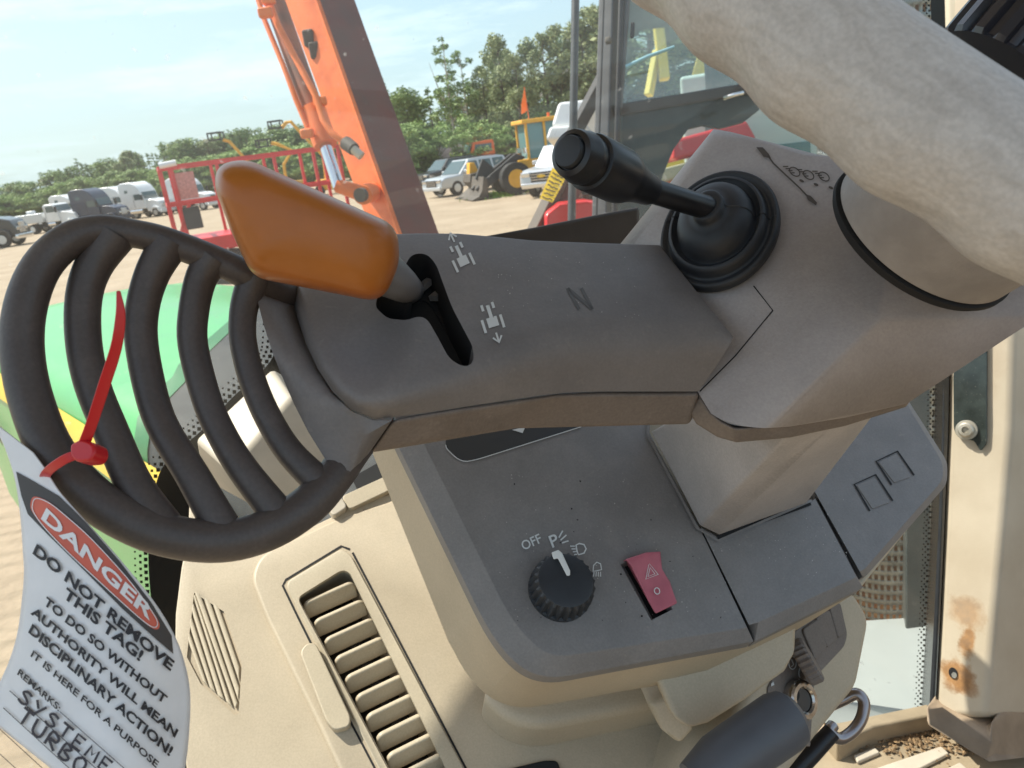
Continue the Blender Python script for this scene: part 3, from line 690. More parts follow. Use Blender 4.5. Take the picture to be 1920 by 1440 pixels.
# side grille
go = [(360, 1101), (416, 1136), (450, 1236), (444, 1328), (436, 1331), (372, 1272), (346, 1222)]
ct = prism('cutter', D, go, .01, .0125, m_beige2); cut(body, ct)
gi_ = [(364, 1108), (413, 1139), (447, 1237), (441, 1326), (374, 1269), (350, 1222)]
prism('grille_floor', D, go, -.0055, .002, m_beige2, dash)
for k in range(6):
    t = k/5.2
    x0, y0 = 360-t*12, 1104+t*122; x1, y1 = 404+t*28, 1132+t*70   # upper-left edge, upper-right edge
    bl = [(360+8*t*0, 0)]
bars = [((363, 1106), (376, 1114), (446, 1318), (441, 1328)), ((362, 1118), (366, 1112), (436, 1326), (424, 1314)), ((358, 1142), (362, 1128), (421, 1312), (408, 1302)), ((354, 1170), (358, 1152), (405, 1299), (393, 1288)), ((351, 1198), (354, 1180), (390, 1286), (379, 1275)), ((380, 1116), (393, 1124), (449, 1290), (447, 1314)), ((397, 1127), (410, 1136), (449, 1250), (449, 1280))]
for q in bars: prism('grille_bar', D, q, .0002, .0024, m_beige2, dash, bevel=.0012, seg=2)
# raised duct behind the ring guard
V = [W(366, 826, .84), W(508, 690, .92), W(548, 742, .86), W(428, 884, .79), W(500, 965, .80), W(645, 890, .86), W(380, 900, .98), W(640, 760, 1.0)]
F = [(0, 1, 2, 3), (3, 2, 5, 4), (0, 3, 4, 6), (1, 7, 5, 2), (0, 6, 7, 1), (6, 4, 5, 7)]
obj('defrost_duct', V, F, m_cream, dash, bevel=.006, seg=4)
# ribbed trim between duct and console
for q, h, mm in (([(622, 968), (676, 940), (700, 1000), (690, 1030), (652, 1040)], .005, m_beige), ([(668, 945), (735, 925), (745, 985), (690, 1000)], .004, m_beige2), ([(640, 930), (750, 880), (770, 900), (655, 955)], .010, m_beige2), ([(610, 945), (640, 930), (652, 950), (625, 968)], .012, m_cream)):
    prism('dash_trim', D, rnd([(x, y, 8) for x, y in q], 3), h, .01, mm, dash, bevel=.0015, seg=2)
prism('dash_slot', D, [(660, 895), (740, 850), (760, 885), (675, 925)], .003, .004, m_dark, dash)
# cowl lip under the windscreen
V = [W(860, 452, .78), W(1000, 424, .80), W(1150, 394, .83), W(1200, 385, .845), W(1200, 470, .845), W(860, 480, .80)]
bk = [p + to_sun*0 + (M @ Vector((0, -.01, -.12))) for p in V]
lipm = mat('dark_cowl', (.035, .03, .028), .55, var=.15, vscale=40, bump=.2, bscale=900)
obj('cowl_lip', V+bk, loft_faces(6, 2), lipm, dash, bevel=.008, seg=3)
# beige lower column cover and ignition block
ign = thing('ignition_block', 'beige ignition block with metal key switch and ribbed thumbwheel', 'ignition switch', W(1520, 1420, .68))
I = Pl(W(1520, 1240, .66), M @ Vector((.50, .28, .82)))
io = rnd([(1330, 1500), (1470, 1470, 20), (1562, 1352, 12), (1612, 1290, 16), (1637, 1160, 25), (1600, 1100, 25), (1480, 1150), (1400, 1300)], 5)
ib = prism('block_body', I, io, 0, .09, m_beige, ign, bevel=.010, seg=5, angle=40)
prism('recess_panel', I, rnd([(1494, 1180), (1576, 1128, 8), (1590, 1190, 10), (1584, 1212, 8), (1528, 1272, 10), (1520, 1400), (1440, 1400), (1440, 1290)], 4), .0015, .004, m_taupe2, ign, bevel=.001)
for q in ([(1506, 1180), (1535, 1160), (1552, 1215), (1530, 1240)], [(1530, 1158), (1556, 1142), (1572, 1198), (1552, 1216)], [(1556, 1140), (1574, 1130), (1586, 1186), (1573, 1198)]):
    prism('grille_leaf', I, rnd([(x, y, 6) for x, y in q], 3), .004, .003, m_taupe2, ign, bevel=.0012, seg=2)
tw = W(1512, 1240, .642); tax = M @ Vector((.75, .45, .2))
lathe('thumbwheel', tw, tax, [(.004, -.006), (.0165, -.006), (.018, -.004), (.018, .004), (.0165, .006), (.004, .006)], m_taupe2, ign, seg=120, wob=lambda k, h: 1+.05*math.cos(k*2*math.pi/5), angle=25)
sb_ = I.at(1492, 1312, .0); 
lathe('key_switch', sb_, I.n, [(.0165, -.002), (.0165, .006), (.0155, .009), (.0140, .0105), (.0108, .0105), (.0095, .009), (.0092, .0065), (.001, .0065)], m_metal, ign, seg=48, angle=25)
lathe('key_barrel', sb_, I.n, [(.0088, .003), (.0088, .0078), (.001, .0078)], mat('barrel_dark', (.05, .045, .042), .4), ign, seg=32)
mb = MB(); ik = Pl(sb_+I.n*.0085, I.n); area(mb, lambda x, y: ik.at(x, y), ell(1496, 1306, 3.2, 9, 12, 12)); mb.build('key_slot', m_dark, ign, local=False)
mb = MB(); si = lambda x, y: I.at(x, y, .0022)
stroke(mb, si, ell(1486, 1243, 7, 12, 0, 16), 1.8, True); stroke(mb, si, [(1484, 1236), (1488, 1246), (1484, 1250)], 1.8)
stroke(mb, si, ell(1506, 1260, 8, 13, 10, 14, 120, 400), 1.8)
mb.build('key_position_symbol', m_white, ign, local=False); mb = MB()
area(mb, si, [(1446, 1282), (1450, 1278), (1452, 1284), (1446, 1287)])
mb.build('key_position_symbol', m_white, ign, local=False)
V = [W(1225, 1262, .585), W(1498, 1168, .61), W(1492, 1225, .612), W(1478, 1262, .605), W(1400, 1318, .59), W(1330, 1362, .575), W(1294, 1372, .57), W(1262, 1350, .572)]
bk = [p + (M @ Vector((-.01, .02, -.10))) for p in V]
obj('column_cover', V+bk, loft_faces(8, 2), m_beige, ign, bevel=.006, seg=4, angle=25)
V2 = [W(1212, 1318, .60), W(1300, 1290, .595), W(1300, 1372, .585), W(1275, 1400, .59), W(1240, 1370, .6)]
obj('cover_skirt', V2+[p+(M @ Vector((0, 0, -.09))) for p in V2], loft_faces(5, 2), m_beige, ign, bevel=.005, seg=3)
# second tier of the console on the dash
t0 = rnd([(900, 1300), (950, 1348, 30), (1010, 1364, 30), (1296, 1310), (1300, 1240), (1000, 1200)], 5)
prism('console_foot', Pl(W(1000, 1330, .625), M @ Vector((.1, .75, .65))), t0, 0, .08, m_beige, dash, bevel=.010, seg=4)
prism('tray_frame', D, rnd([(915, 1450, 10), (1020, 1425, 12), (1045, 1425, 8), (1075, 1500), (930, 1530)], 4), .009, .003, m_dark, dash, bevel=.0015)
# hand lever
hl = thing('hand_lever', 'dark slate plastic hand lever below the ignition key', 'lever', W(1380, 1440, .56))
hd_ = [(1300, 1470, .515, 40), (1335, 1444, .52, 50), (1350, 1432, .523, 54), (1385, 1408, .528, 55), (1425, 1382, .533, 56), (1466, 1354, .538, 56), (1479, 1346, .54, 52), (1484, 1343, .541, 44)]
tube('lever_handle', [W(x, y, d) for x, y, d, r in hd_], [r*d/FPX for x, y, d, r in hd_], mat('slate_plastic', (.085, .088, .098), .45, var=.1, vscale=40, bump=.15, bscale=900), hl, seg=36, angle=30)
# loop handle
lh = thing('loop_handle', 'bent dull metal loop handle beside the ignition block', 'handle', W(1570, 1385, .72))
lp = cat([(1540, 1330, .74), (1580, 1312, .735), (1606, 1301, .73), (1620, 1318, .725), (1615, 1348, .72), (1598, 1372, .715), (1575, 1385, .71), (1555, 1372, .71), (1562, 1360, .715)], 6)
tube('loop_bar', [W(*p) for p in lp], [11*p[2]/FPX for p in lp], m_chrome, lh, seg=16)
tube('grip_sleeve', [W(1462, 1475, .70), W(1520, 1415, .705), W(1560, 1372, .71)], [.009, .0085, .008], m_blackpl, lh, seg=16)

# ================================================================== pillar, glass, floor, roof
pil = thing('windscreen_pillar', 'beige painted cab pillar with rust stain and dark bolted bracket', 'pillar', W(1810, 1350, .98))
py_ = [-120, 0, 200, 400, 600, 800, 1000, 1150, 1300, 1345]
XL = {-120: 1764, 0: 1768, 200: 1773, 400: 1776, 600: 1778, 800: 1775, 1000: 1767, 1150: 1760, 1300: 1752, 1345: 1750}
XR = {-120: 1925, 0: 1920, 200: 1914, 400: 1909, 600: 1903, 800: 1897, 1000: 1880, 1150: 1866, 1300: 1853, 1345: 1849}
def lerpd(dct, y):
    ks = sorted(dct); y = max(ks[0], min(ks[-1], y))
    for a, b in zip(ks, ks[1:]):
        if a <= y <= b: return dct[a]+(dct[b]-dct[a])*(y-a)/(b-a)
rg = []
for y in py_:
    xl, xr = XL[y], XR[y]
    rg.append([W(xl, y, 1.0), W(xr, y, .95), W(xr+190, y, 1.05), W(xl+70, y, 1.13)])
loft('pillar_post', rg, m_pillar, pil, bevel=.009, seg=4, angle=40)
def ps(px, py, o=.0012):
    xl, xr = lerpd(XL, py), lerpd(XR, py); t = (px-xl)/(xr-xl); return W(px, py, 1.0-.05*t-o)
def blob(pts): return [ (p[0], p[1]) for p in cat(pts, 4, True)]
def rust_spot(spots_):
    t = m_pillar.node_tree; n = t.nodes; l = t.links; b = n['Principled BSDF']; co = [x for x in n if x.type == 'TEX_COORD'][0]
    z = n.new('ShaderNodeTexNoise'); z.inputs['Scale'].default_value = 55; z.inputs['Detail'].default_value = 8; z.inputs['Roughness'].default_value = .65; l.new(co.outputs['Object'], z.inputs['Vector'])
    cz = n.new('ShaderNodeValToRGB'); cz.color_ramp.elements[0].position = .35; cz.color_ramp.elements[0].color = (.26, .13, .05, 1); cz.color_ramp.elements[1].position = .68; cz.color_ramp.elements[1].color = (.50, .24, .07, 1); l.new(z.outputs['Fac'], cz.inputs[0])
    last = b.inputs['Base Color'].links[0].from_socket
    for c, sc_, lo, hi, amt in spots_:
        v = n.new('ShaderNodeVectorMath'); v.operation = 'SUBTRACT'; l.new(co.outputs['Object'], v.inputs[0]); v.inputs[1].default_value = c
        v2 = n.new('ShaderNodeVectorMath'); v2.operation = 'MULTIPLY'; l.new(v.outputs[0], v2.inputs[0]); v2.inputs[1].default_value = (1/sc_[0], 1/sc_[0], 1/sc_[1])
        ln = n.new('ShaderNodeVectorMath'); ln.operation = 'LENGTH'; l.new(v2.outputs[0], ln.inputs[0])
        ad = n.new('ShaderNodeMath'); ad.operation = 'MULTIPLY_ADD'; l.new(z.outputs['Fac'], ad.inputs[0]); ad.inputs[1].default_value = 1.9; l.new(ln.outputs['Value'], ad.inputs[2])
        mr = n.new('ShaderNodeMapRange'); mr.inputs[1].default_value = lo; mr.inputs[2].default_value = hi; mr.inputs[3].default_value = amt; mr.inputs[4].default_value = 0; l.new(ad.outputs[0], mr.inputs[0])
        x = n.new('ShaderNodeMix'); x.data_type = 'RGBA'; l.new(mr.outputs[0], x.inputs[0]); l.new(last, x.inputs[6]); l.new(cz.outputs[0], x.inputs[7]); last = x.outputs[2]
    l.new(last, b.inputs['Base Color'])
rust_spot([(ps(1812, 1150), (.022, .020), 1.5, 2.2, .55), (ps(1814, 1205), (.010, .038), 1.55, 2.0, .85), (ps(1792, 1266), (.022, .020), 1.6, 2.1, .9), (ps(1812, 1290), (.016, .012), 1.5, 2.0, .6), (ps(1840, 700), (.03, .2), 1.0, 1.9, .18)])
mb = MB(); area(mb, lambda x, y: ps(x, y, .002), ell(1787, 1262, 8, 11, -20, 14)); mb.build('bolt_hole', m_dark, pil, local=False)
mb = MB(); area(mb, lambda x, y: ps(x, y, .0026), ell(1789, 1266, 5, 6, -20, 12)); mb.build('bolt_end', m_metal, pil, local=False)
bo = rnd([(1787, 700, 10), (1797, 668), (1851, 560), (1850, 832, 6), (1838, 846, 4), (1826, 826, 6), (1798, 823, 12), (1788, 806, 10)], 4)
PB = Pl(ps(1820, 760, .006), (ps(1900, 760)-ps(1780, 760)).cross(ps(1820, 900)-ps(1820, 600)))
m_brk = mat('dark_glass_plate', (.035, .045, .042), .18, var=.3, vscale=50, spots=.25)
br = prism('pillar_bracket', PB, bo, 0, .005, m_brk, pil, bevel=.001)
b0 = PB.at(1813, 806)
bt = lathe('bracket_bolt', b0, PB.n, [(.0125, 0), (.0125, .003), (.0095, .0035), (.0092, .007), (.0075, .0085), (.0042, .009), (.004, .006), (.001, .006)], mat('bolt_zinc', (.5, .46, .38), .35, metal=.6), None, seg=28, angle=30); par(bt, br)
# foot of the pillar and sill
V = [W(1735, 1322, .98), W(1765, 1322, .99), W(1852, 1378, .94), W(1858, 1350, .945), W(1960, 1300, 1.02), W(1960, 1420, 1.0), W(1855, 1432, .93), W(1735, 1362, .97)]
obj('pillar_foot', V+[p+(M @ Vector((.05, .01, -.05))) for p in V], loft_faces(8, 2), m_brownfoot, pil, bevel=.006, seg=3)
# windscreen: curved sheet, plan points (x,y) in metres
gp = [(-.98, -.35), (-.92, .05), (-.84, .35), (-.66, .70), (-.42, .95), (-.08, 1.12), (.22, 1.17), (.44, 1.12), (.600, 1.015)]
GP = [Vector((p[0], p[1])) for p in cat(gp, 6)]
ws = thing('windscreen', 'dusty curved windscreen with black dotted border along its edge', 'windscreen', (GP[24].x, GP[24].y, 1.7))
V = []; nz_ = 8
for j in range(nz_+1):
    z = 1.55 + j*(3.25-1.55)/nz_
    for p in GP: V.append(Vector((p.x, p.y, z)))
nn = len(GP)
F = [(j*nn+i, j*nn+i+1, (j+1)*nn+i+1, (j+1)*nn+i) for j in range(nz_) for i in range(nn-1)]
obj('glass_pane', V, F, glass_mat('windscreen_glass', (.93, .965, .955), .07, (.72, .70, .66), .035, 70, .4), ws, smooth=True, angle=0)
def gs_(px, py, off=.004):
    """point where the pixel ray meets the windscreen sheet (a little inside)"""
    r = RAY(px, py); best = None
    rx, ry = r.x, r.y
    for a, b in zip(GP, GP[1:]):
        ex, ey = b.x-a.x, b.y-a.y; det = rx*(-ey)+ex*ry
        if abs(det) < 1e-9: continue
        t = (a.x*(-ey)+ex*a.y)/det; s = (rx*a.y-ry*a.x)/det
        if -1e-6 <= s <= 1+1e-6 and t > 0: best = t if best is None else min(best, t)
    if best is None: best = 1.0
    return CAM + r*(best*(1-off))
FB = cat([(520, 600), (512, 668), (470, 715), (436, 745), (380, 805), (330, 848), (300, 885), (284, 950), (278, 1040), (284, 1130), (300, 1230), (330, 1400), (350, 1500)], 5)
inner = [(p.x+ (60 if p.y > 820 else 45), p.y+(10 if p.y < 900 else 0)) for p in FB]
m2 = MB(); k = len(FB)
V = [gs_(p.x, p.y) for p in FB]+[gs_(p.x+(90 if p.y > 800 else 40+ (800-p.y)*.3), p.y+(95 if p.y < 800 else 40)) for p in FB]
m2.add(V, [(i, i+1, k+i+1, k+i) for i in range(k-1)])
for row, dist in enumerate((5, 15, 25)):
    sz = (7.0, 5.0, 3.4)[row]
    acc = row*5; 
    for i in range(k-1):
        seg_ = FB[i+1]-FB[i]; ln = seg_.length; tdir = seg_.normalized(); nrm = Vector((-tdir.y, tdir.x))
        if nrm.x > 0: nrm = -nrm
        while acc < ln:
            c = FB[i]+tdir*acc+nrm*dist; h = sz/2
            m2.add([gs_(c.x-h, c.y-h), gs_(c.x+h, c.y-h), gs_(c.x+h, c.y+h), gs_(c.x-h, c.y+h)], [(0, 1, 2, 3)])
            acc += 12
        acc -= ln
m2.build('dotted_border', m_frit, ws, local=False); m2 = MB()
# right-hand border beside the pillar
for y0 in range(-100, 1320, 40):
    def xr_(y): return lerpd(XL, y)+3
    y1 = y0+40
    m2.add([gs_(xr_(y0)-26, y0), gs_(xr_(y0), y0), gs_(xr_(y1), y1), gs_(xr_(y1)-26, y1)], [(0, 1, 2, 3)])
    for row, dist in enumerate((29, 34, 39)):
        for q in range(4):
            x, y = xr_(y0)-dist, y0+q*10+row*5; h = (3.2, 2.6, 2)[row]/2*1.25
            m2.add([gs_(x-h, y-h), gs_(x+h, y-h), gs_(x+h, y+h), gs_(x-h, y+h)], [(0, 1, 2, 3)])
m2.build('dotted_border', m_frit, ws, local=False)
tube('edge_seal', [W(XL[y]-2, y, 1.03) for y in py_], .0038, m_rubber, ws, seg=10)
# wiper-side rod outside the glass
rod = thing('upright_rod', 'slim dark grey upright rod standing beyond the windscreen', 'rod', W(1070, 520, 2.2))
tube('rod_shaft', [W(1082, -200, 2.2), W(1077, 120, 2.2), W(1070, 520, 2.2)], [.0115, .0115, .0115], mat('dark_grey_steel', (.045, .05, .052), .4, var=.15, vscale=30), rod, seg=14)
# unseen cab roof, outline cut to shape sun and sky light inside
Fh = Vector((-.664, .748, 0)).normalized(); Rh = Vector((.748, .664, 0)).normalized()
roof = thing('cab_roof', 'unseen pale cab roof panel cut to shade the steering column', 'roof', (0, .1, 3.22))
def fr_(f_, r_, z): return Vector((0, .05, 0)) + Fh*f_ + Rh*r_ + Vector((0, 0, z))
rfo = [(-.30, -.46), (1.10, -.46), (1.125, -.3), (1.135, -.05), (1.13, .12), (.90, .40), (.60, .50), (.35, .8), (-.30, .8)]
V = [fr_(a, b, z) for z in (3.20, 3.30) for a, b in rfo]
obj('roof_shade_panel', V, loft_faces(len(rfo), 2), m_headliner, roof, bevel=.02)
# floor and sill
fl = thing('cab_floor', 'dirty beige cab floor mat with raised ribs and a sill', 'floor mat', W(1700, 1420, 1.05))
zf = G(1700, 1400, 0); zfl = W(1700, 1400, 1.04).z
def gz(px, py, z=None): return G(px, py, zfl if z is None else z)
fp_ = [gz(*p) for p in ((1000, 1560), (1480, 1425), (1640, 1362), (1748, 1322), (2040, 1290), (2040, 2400), (700, 2400))]
obj('floor_sheet', fp_+[p-Vector((0, 0, .05)) for p in fp_], loft_faces(7, 2), m_floor, fl)
m_tub = mat('bounce_wall_tan', (.30, .21, .13), .8)  # unseen walls added to block ground light and bounce warm light
for nm, (a0, r0, a1, r1) in (('unseen_side_wall', (-1.2, -.86, .34, -.86)), ('unseen_rear_wall', (-1.2, -.83, -1.2, 1.2)), ('unseen_side_wall', (-1.17, 1.22, 0, 1.22))):
    p_, q_ = fr_(a0, r0, zfl), fr_(a1, r1, zfl); up_ = Vector((0, 0, .42)); nn_ = (q_-p_).cross(up_).normalized()*.03
    loft(nm, [[p_, q_, q_+up_, p_+up_], [p_+nn_, q_+nn_, q_+up_+nn_, p_+up_+nn_]], m_tub, fl)
loft('rear_floor', [[fr_(a, b, z) for a, b in ((-1.2, -.86), (.2, -.86), (.2, 1.2), (-1.2, 1.2))] for z in (zfl-.055, zfl-.008)], m_floor, fl)
for q in ([(1640, 1440), (1765, 1398), (1780, 1412), (1668, 1470)], [(1690, 1480), (1800, 1428), (1820, 1445), (1730, 1500)], [(1600, 1415), (1640, 1400), (1650, 1410), (1608, 1428)]):
    top = [gz(x, y, zfl+.006) for x, y in q]; loft('mat_rib', [top, [p-Vector((0, 0, .006)) for p in top]], m_cream, fl, bevel=.002)
top = [gz(*p, zfl+.03) for p in ((1540, 1360), (1740, 1318), (1752, 1340), (1640, 1362), (1570, 1395))]
loft('sill', [top, [p-Vector((0, 0, .05)) for p in top]], m_floor, fl, bevel=.004)
mb = MB(); rnd_ = random.Random(3)
for k in range(520):
    x = rnd_.gauss(1705, 65); y = 1374 + (x-1715)*.1 + rnd_.gauss(0, 20)
    if y < 1350 or x > 1850: continue
    c = gz(x, y, zfl+.004); s = rnd_.uniform(.0012, .0036); aa = rnd_.uniform(0, 6.3)
    u = Vector((math.cos(aa), math.sin(aa), rnd_.uniform(-.3, .5))); v = Vector((-math.sin(aa), math.cos(aa), rnd_.uniform(-.3, .3)))
    mb.add([c+u*s*1.6, c+v*s, c-u*s*1.5, c-v*s*.8, c+Vector((0, 0, s*.7))], [(0, 1, 4), (1, 2, 4), (2, 3, 4), (3, 0, 4)])
o = mb.build('floor_debris', m_debris); tag(o, 'dry brown leaf crumbs and grit scattered on the cab floor', 'debris', kind='stuff')
# ribbed black knob at the top right
bk_ = thing('ribbed_knob', 'black finned plastic knob with foam cap behind the wheel rim', 'knob', W(1900, 140, .5))
kax = M @ Vector((.60, .76, .22)); kc = W(1908, 92, .52)
lathe('knob_body', kc, kax, [(.02, -.021), (.044, -.020), (.0465, -.017), (.0465, .013), (.043, .018), (.02, .019)], mat('gloss_black', (.026, .027, .036), .24, spec=.7), bk_, seg=144, wob=lambda k, h: (1-.11*(1 if (k % 8) < 4 else 0)) if abs(h+.002) < .016 else 1, angle=25)
lathe('foam_cap', kc, kax, [(.03, .017), (.035, .022), (.036, .045), (.030, .056), (.01, .06)], mat('foam', (.03, .032, .036), .9, var=.3, vscale=120, bump=1, bscale=500), bk_, seg=48)

# ================================================================== danger tag and cable tie
tg = thing('danger_tag', 'white danger tag with red oval and handwritten remarks tied to the guard', 'tag', W(130, 1150, .285))
rows = [(-.02, (-40, 770), (62, 848)), (.05, (-2, 815), (84, 878)), (.10, (18, 862), (112, 922)), (.16, (30, 905), (156, 972)), (.22, (37, 950), (228, 1052)), (.28, (41, 990), (290, 1130)), (.34, (44, 1035), (326, 1190)), (.40, (46, 1075), (345, 1240)), (.48, (42, 1125), (356, 1300)), (.58, (34, 1185), (354, 1375)), (.70, (18, 1240), (345, 1450)), (.85, (-5, 1290), (330, 1530)), (1.0, (-30, 1340), (310, 1610))]
def tagd(px, py):
    # the card hangs a little nearer at the bottom; the right edge curls away
    t = max(0, min(1, (py-820)/620)); u = px/350
    return .300 - .022*t - .010*math.sin(max(0, min(1, u))*math.pi)+.012*max(0, u-.55)**2*3
nu = 30; V = []
RL = cat([(l[0], l[1], r[0], r[1]) for _, l, r in rows], 8)
for lx, ly, rx, ry in RL:
    for i in range(nu+1):
        t = i/nu; x, y = lx+(rx-lx)*t, ly+(ry-ly)*t; V.append(W(x, y, tagd(x, y)))
k = len(RL); F = [(j*(nu+1)+i, j*(nu+1)+i+1, (j+1)*(nu+1)+i+1, (j+1)*(nu+1)+i) for j in range(k-1) for i in range(nu)]
card = obj('card', V, F, m_tagwhite, tg, smooth=True, angle=0)
so_ = card.modifiers.new('solid', 'SOLIDIFY'); so_.thickness = .0005; so_.offset = 0
tsf = lambda o: (lambda x, y: W(x, y, tagd(x, y)-o))
ink = MB(); s_ = tsf(.0012)
place_text(ink, 'DO NOT REMOVE', s_, (61, 1037), (320, 1258), 20, (.42, -.91), .035)
place_text(ink, 'THIS TAG!', s_, (117, 1118), (262, 1240), 20, (.45, -.89), .035)
place_text(ink, 'TO DO SO WITHOUT', s_, (81, 1132), (308, 1320), 16, (.45, -.89), .035)
place_text(ink, 'AUTHORITY WILL MEAN', s_, (57, 1150), (328, 1383), 16, (.45, -.89), .035)
place_text(ink, 'DISCIPLINARY ACTION!', s_, (53, 1185), (318, 1418), 18, (.45, -.89), .035)
place_text(ink, 'IT IS HERE FOR A PURPOSE', s_, (57, 1230), (293, 1440), 13, (.45, -.89), .024)
place_text(ink, 'REMARKS:', s_, (32, 1264), (110, 1334), 12, (.45, -.89), .024)
for a, b in (((112, 1334), (240, 1447)), ((18, 1295), (190, 1450)), ((6, 1327), (140, 1450)), ((-6, 1362), (90, 1450)), ((-10, 1405), (40, 1450))):
    pts = [(a[0]+(b[0]-a[0])*i/6, a[1]+(b[1]-a[1])*i/6) for i in range(7)]; stroke(ink, s_, pts, 1.5)
ink.build('printed_text', m_ink, tg, local=False)
hw = MB(); s_ = tsf(.0014)
def hand(letters, p0, p1, h, up, w):
    p0, p1, up = Vector(p0), Vector(p1), Vector(up).normalized()*h; n_ = len(letters); stepv = (p1-p0)/n_
    G_ = {'S': [[(.8, .9), (.4, 1), (.1, .75), (.5, .5), (.75, .25), (.4, 0), (0, .1)]], 'Y': [[(0, 1), (.4, .5)], [(.85, 1), (.3, 0)]], 'T': [[(0, 1), (.9, 1)], [(.45, 1), (.4, 0)]],
          'E': [[(.8, 1), (.1, 1), (.05, 0), (.8, 0)], [(.1, .5), (.6, .5)]], 'M': [[(0, 0), (.15, 1), (.45, .4), (.8, 1), (.85, 0)]], 'V': [[(0, 1), (.4, 0), (.8, 1)]],
          'U': [[(0, 1), (.05, .2), (.4, 0), (.75, .2), (.8, 1)]], 'R': [[(0, 0), (.1, 1), (.7, .9), (.65, .55), (.1, .5), (.8, 0)]], 'B': [[(0, 0), (.1, 1), (.65, .85), (.2, .52), (.75, .3), (.5, 0), (0, 0)]], 'O': [[(.4, 1), (0, .6), (.2, 0), (.7, .2), (.75, .8), (.4, 1)]]}
    for i, ch in enumerate(letters):
        for st_ in G_[ch]:
            c = cat([(x, y) for x, y in st_], 3) if len(st_) > 2 and ch in 'SUOBR' else [Vector(p) for p in st_]
            pts = [p0+stepv*(i+p.x*.82)+up*(p.y) for p in c]; stroke(hw, s_, pts, w)
hand('SYSTEME', (33, 1312), (208, 1458), 24, (.5, -.87), 5)
hand('TURBO', (32, 1350), (160, 1460), 28, (.5, -.87), 5.5)
hw.build('handwriting', mat('marker_ink', (.03, .028, .04), .6), tg, local=False)
mb = MB(); area2(mb, tsf(.0008), [(30, 884), (62, 902), (110, 930), (160, 978), (224, 1052), (284, 1130), (322, 1192), (325, 1226), (290, 1196), (230, 1142), (150, 1062), (90, 1003), (52, 964), (40, 930)])
mb.build('heading_block', m_tagblack, tg, local=False)
ov = [(57, 946), (64, 931), (90, 940), (122, 965), (172, 1010), (238, 1082), (282, 1140), (299, 1170), (291, 1180), (262, 1160), (187, 1092), (128, 1037), (84, 991), (62, 962)]
ovc = [(p.x, p.y) for p in cat(ov, 4, True)]
mb = MB(); area2(mb, tsf(.0010), ovc); mb.build('red_oval', m_tagred, tg, local=False)
mb = MB(); stroke(mb, tsf(.0013), [((x-172)*.97+172, (y-1050)*.97+1050) for x, y in ovc], 1.6, True)
place_text(mb, 'DANGER', tsf(.0013), (77, 972), (281, 1163), 23, (.45, -.89), .03)
mb.build('heading_text', m_tagwhite, tg, local=False)
zt = thing('cable_tie', 'red nylon cable tie looped round the ring guard', 'cable tie', W(150, 850, .285))
def ribbon(name, pts, wpx, th, parent):
    c = cat(pts, 6); P = [W(p[0], p[1], p[2]) for p in c]; rg = []
    for i, p in enumerate(P):
        t = (P[min(i+1, len(P)-1)]-P[max(i-1, 0)]).normalized(); vw = (CAM-p).normalized(); s = t.cross(vw).normalized(); nn = s.cross(t)
        w = c[i][3]*c[i][2]/FPX/2
        rg.append([p+s*w+nn*th/2, p-s*w+nn*th/2, p-s*w-nn*th/2, p+s*w-nn*th/2])
    return loft(name, rg, m_zip, parent, bevel=.0004, seg=2)
ribbon('tie_tail', [(152, 846, .283, 20), (170, 800, .28, 20), (196, 720, .275, 21), (218, 650, .27, 20), (226, 590, .268, 17), (222, 545, .267, 7)], 20, .0014, zt)
ribbon('tie_loop', [(150, 850, .281, 18), (120, 862, .281, 18), (92, 882, .286, 18), (84, 898, .296, 18), (98, 908, .312, 18), (130, 890, .325, 18), (160, 850, .32, 18)], 18, .0014, zt)
hv = [(130, 832), (152, 822), (176, 832), (178, 850), (168, 864), (142, 866), (130, 856)]
pz = Pl(W(152, 846, .279), M @ Vector((-.2, .3, .9)))
prism('tie_head', pz, rnd([(x, y, 7) for x, y in hv], 3), 0, .008, m_zip, zt, bevel=.0012, seg=3)
# dust, lint and small fixings
rq_ = random.Random(21); mb = MB()
def speck(sf_, x, y, lo=.5, hi=1.6):
    s_ = rq_.uniform(lo, hi); a = rq_.uniform(0, 6.3); k = rq_.uniform(.35, 1)
    mb.add([sf_(x+s_*math.cos(a), y+s_*math.sin(a)), sf_(x-s_*k*math.sin(a), y+s_*k*math.cos(a)), sf_(x-s_*math.cos(a), y-s_*math.sin(a)), sf_(x+s_*k*math.sin(a), y-s_*k*math.cos(a))], [(0, 1, 2, 3)])
for _ in range(150):
    x, y = rq_.uniform(860, 1390), rq_.uniform(880, 1165)
    if x > 1215 and y < 1000+(x-1310)*.1: continue
    if x < 860+(y-860)*.33: continue
    speck(lambda a, b: C.at(a, b, .0006), x, y)
for _ in range(60): speck(lambda a, b: A.at(a, b, .0006), rq_.uniform(900, 1200), rq_.uniform(470, 600))
for _ in range(50): speck(lambda a, b: C.at(a, b, .0006), *(lambda t, u: (1430+t*160, 1130-t*80-u*120))(rq_.random(), rq_.random()))
o = mb.build('dust_specks', mat('pale_dust', (.42, .40, .37), .9)); tag(o, 'pale dust specks and lint on the charcoal console and column', 'dust', kind='stuff')
mb = MB()
for _ in range(26): speck(lambda a, b: C.at(a, b, .0007), rq_.uniform(900, 1390), rq_.uniform(900, 1170), .8, 2.6)
o = mb.build('dirt_flecks', m_dark); tag(o, 'dark dirt flecks on the charcoal switch panel', 'dirt', kind='stuff')
# ================================================================== outdoors: ground, hood, exhaust
m_ground = mat('packed_dirt', (.27, .205, .135), .95, col2=(.36, .285, .20), vscale=.45, bump=.7, bscale=5, vdetail=8)
